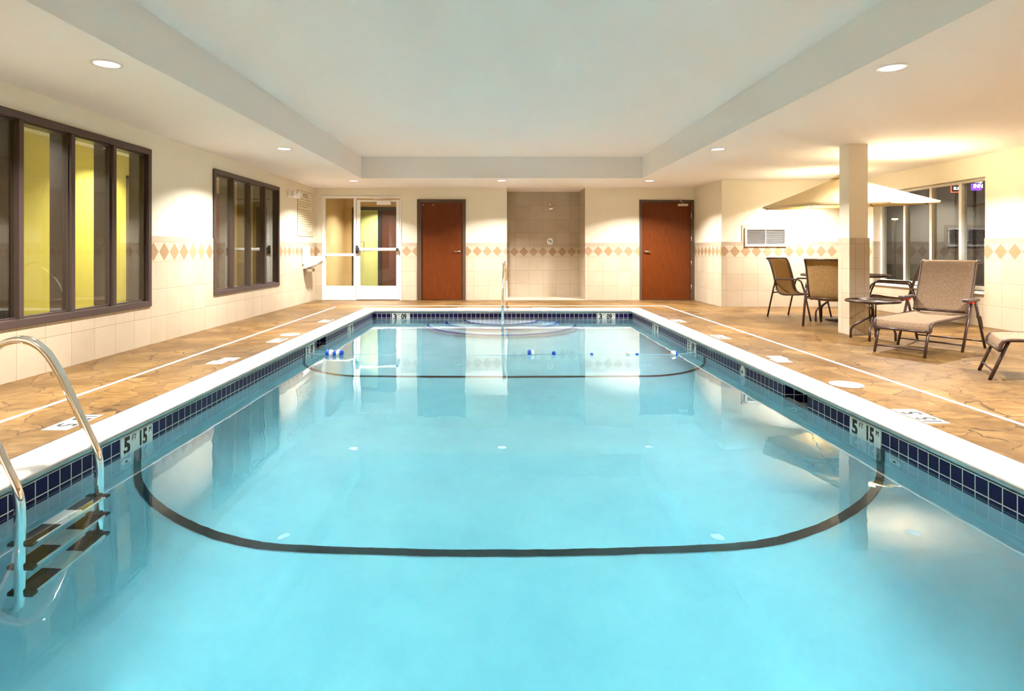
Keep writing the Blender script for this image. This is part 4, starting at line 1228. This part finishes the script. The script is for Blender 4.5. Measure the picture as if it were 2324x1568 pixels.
# umbrella
ub = thing('umbrella', (5.36, 9.12, 0), 'open cream patio umbrella standing through the round table', 'umbrella')
def rimz(x, y): return 1.79 + .025 * x + .035 * y
apex = Vector((-.035, -.03, 2.255))
tips = []
for k in range(8):
    a = math.radians(-5 + 45 * k)
    x, y = 1.225 * math.cos(a), 1.225 * math.sin(a)
    tips.append(Vector((x, y, rimz(x, y))))
mb = MB(); nr, ns = 8, 6
for k in range(8):
    A, B = tips[k], tips[(k + 1) % 8]
    vs = []
    for i in range(nr + 1):
        t = .03 + .97 * i / nr
        for j in range(ns + 1):
            u = j / ns
            e = A.lerp(B, u)
            p = apex.lerp(e, t)
            sagr = math.sin(PI * t) * -.012
            sagc = -4 * u * (1 - u) * (.006 * t)
            inw = 4 * u * (1 - u) * .015 * t
            d = Vector((e.x - apex.x, e.y - apex.y, 0)).normalized()
            vs.append(p + Vector((0, 0, sagr + sagc)) - d * inw)
    mb.add(vs, [(i * (ns + 1) + j, i * (ns + 1) + j + 1, (i + 1) * (ns + 1) + j + 1, (i + 1) * (ns + 1) + j) for i in range(nr) for j in range(ns)], M['canopy'], True)
    # short hem turned down
    hem = []
    for j in range(ns + 1):
        p = vs[nr * (ns + 1) + j]
        hem += [p, p + Vector((0, 0, -.022))]
    mb.add(hem, [(2 * j, 2 * j + 1, 2 * j + 3, 2 * j + 2) for j in range(ns)], M['canopy'], True)
cn = mb.build('canopy', ub); cn.modifiers.new('t', 'SOLIDIFY').thickness = .003
mb = MB()
for k in range(8):
    A, B = tips[k], tips[(k + 1) % 8]
    top = apex + Vector((0, 0, .035))
    a_ = apex.lerp(A, .16) + Vector((0, 0, .018)); b_ = apex.lerp(B, .16) + Vector((0, 0, .018))
    mb.add([top, a_, b_], [(0, 1, 2)], M['canopy'])
vc = mb.build('vent_cap', ub); vc.modifiers.new('t', 'SOLIDIFY').thickness = .003
pb = Vector((0, 0, .06))
mb = MB(); mb.tube([pb, apex + Vector((0, 0, .05))], .019, BR, 14); mb.lathe([(0, 0), (.02, 0), (.024, .02), (.010, .045), (0, .05)], BR, 14, Matrix.Translation(apex + Vector((0, 0, .045)))); mb.build('pole', ub)
runner = pb.lerp(apex, .80)
for k in range(8):
    mb = MB(); e = tips[k] - Vector((0, 0, .016))
    s0 = apex - Vector((0, 0, .03))
    mb.tube([s0, s0.lerp(e, .5) - Vector((0, 0, .012)), e.lerp(s0, -.0)], .007, BR, 6); mb.tube([runner, s0.lerp(e, .5) - Vector((0, 0, .012))], .006, BR, 6)
    mb.build('rib', ub)
mb = MB(); mb.lathe([(.0, 0), (.26, 0), (.265, .02), (.24, .035), (.07, .06), (.035, .07), (.035, .30), (.024, .30), (.024, .07), (0, .07)], BR, 36); mb.build('base', ub)

# lounge chair
def make_lounger(label):
    t = thing('lounge_chair', (0, 0, 0), label, 'lounge chair', 'folding beige lounge chairs')
    W = .262
    # local +Y = towards the head end, origin between feet centre
    seat = smooth_path([(0, -.80, .255), (0, -.785, .315), (0, -.72, .345), (0, -.35, .355), (0, .02, .365), (0, .17, .37)], 5)
    back = smooth_path([(0, .17, .40), (0, .24, .56), (0, .33, .78), (0, .385, .93), (0, .43, .965), (0, .48, .955)], 5)
    for nm, pa in (('seat_rail', seat), ('back_rail', back)):
        for s_ in (-1, 1):
            mb = MB(); mb.tube([(s_ * W, p.y, p.z) for p in pa], .015, BR, 10); mb.build(nm, t)
    mb = MB(); mb.tube([(-W, back[-1].y, back[-1].z), (W, back[-1].y, back[-1].z)], .014, BR, 10); mb.build('back_crossbar', t); mb = MB(); mb.tube([(-W, .17, .40), (W, .17, .40)], .013, BR, 10); mb.build('back_crossbar', t)
    mb = MB(); mb.tube([(-W, -.80, .255), (W, -.80, .255)], .014, BR, 10); mb.build('foot_crossbar', t)
    nx = 7
    for nm, pa, off in (('seat_fabric', seat, Vector((0, 0, .012))), ('back_fabric', back, Vector((0, -.012, .006)))):
        vs = []
        for p in pa:
            for k in range(nx):
                u = -1 + 2 * k / (nx - 1)
                sag = (1 - u * u) * .012
                vs.append((u * (W + .012), p.y + off.y + (sag if nm == 'back_fabric' else 0), p.z + off.z - (sag if nm == 'seat_fabric' else 0)))
        mb = MB(); mb.add(vs, [(i * nx + k, i * nx + k + 1, (i + 1) * nx + k + 1, (i + 1) * nx + k) for i in range(len(pa) - 1) for k in range(nx - 1)], M['lounge_sling'], True)
        fb = mb.build(nm, t); fb.modifiers.new('t', 'SOLIDIFY').thickness = .004
    for s_ in (-1, 1):
        x = s_ * (W + .045)
        mb = MB(); mb.tube([(s_ * (W - .03), -.86, 0), (s_ * (W - .03), -.735, .34)], .0135, BR, 10); mb.build('leg', t)
        mb = MB(); mb.tube([(x, -.14, 0), (x, .11, .525)], .0135, BR, 10); mb.build('leg', t)
        mb = MB(); mb.tube([(x + s_ * .02, .43, 0), (x + s_ * .02, .15, .525)], .0135, BR, 10); mb.build('leg', t)
        mb = MB(); mb.box(x - .032, x + .032, -.06, .26, .525, .560, M['arm_plastic'], .012); mb.build('armrest', t)
        mb = MB(); mb.box(x - .02, x + .02, .07, .15, .505, .527, M['red'], .004); o_ = mb.build('release_catch', t); o_['label'] = 'red release catch'
        mb = MB(); mb.tube([(x + s_ * .02, .20, .36), (x + s_ * .02, .29, .36), (x + s_ * .02, .35, .22)], .010, BR, 8); mb.build('brace', t)
    for y, w_ in ((-.835, W - .03), (-.105, W + .045), (.40, W + .065)):
        mb = MB(); mb.tube([(-w_, y, .075), (w_, y, .075)], .009, BR, 8); mb.build('crossbar', t)
    return t
lg = make_lounger('beige folding lounge chair beside the side table, upright back with red catches')
ux, uy = .835, .55                       # foot end to head end
lg.location = (4.87, 6.58, 0); lg.rotation_euler = (0, 0, place_rz(ux, uy))
ux, uy = .86, -.51
dup(lg, (4.26 + .86 * .82, 5.10 - .51 * .82, 0), place_rz(ux, uy), 'beige folding lounge chair cut off by the right picture edge')

# caustics through the water surface
wt.cycles.is_caustics_caster = True
for o in (basin, *basin.children, st, *st.children):
    if o.type == 'MESH': o.cycles.is_caustics_receiver = True
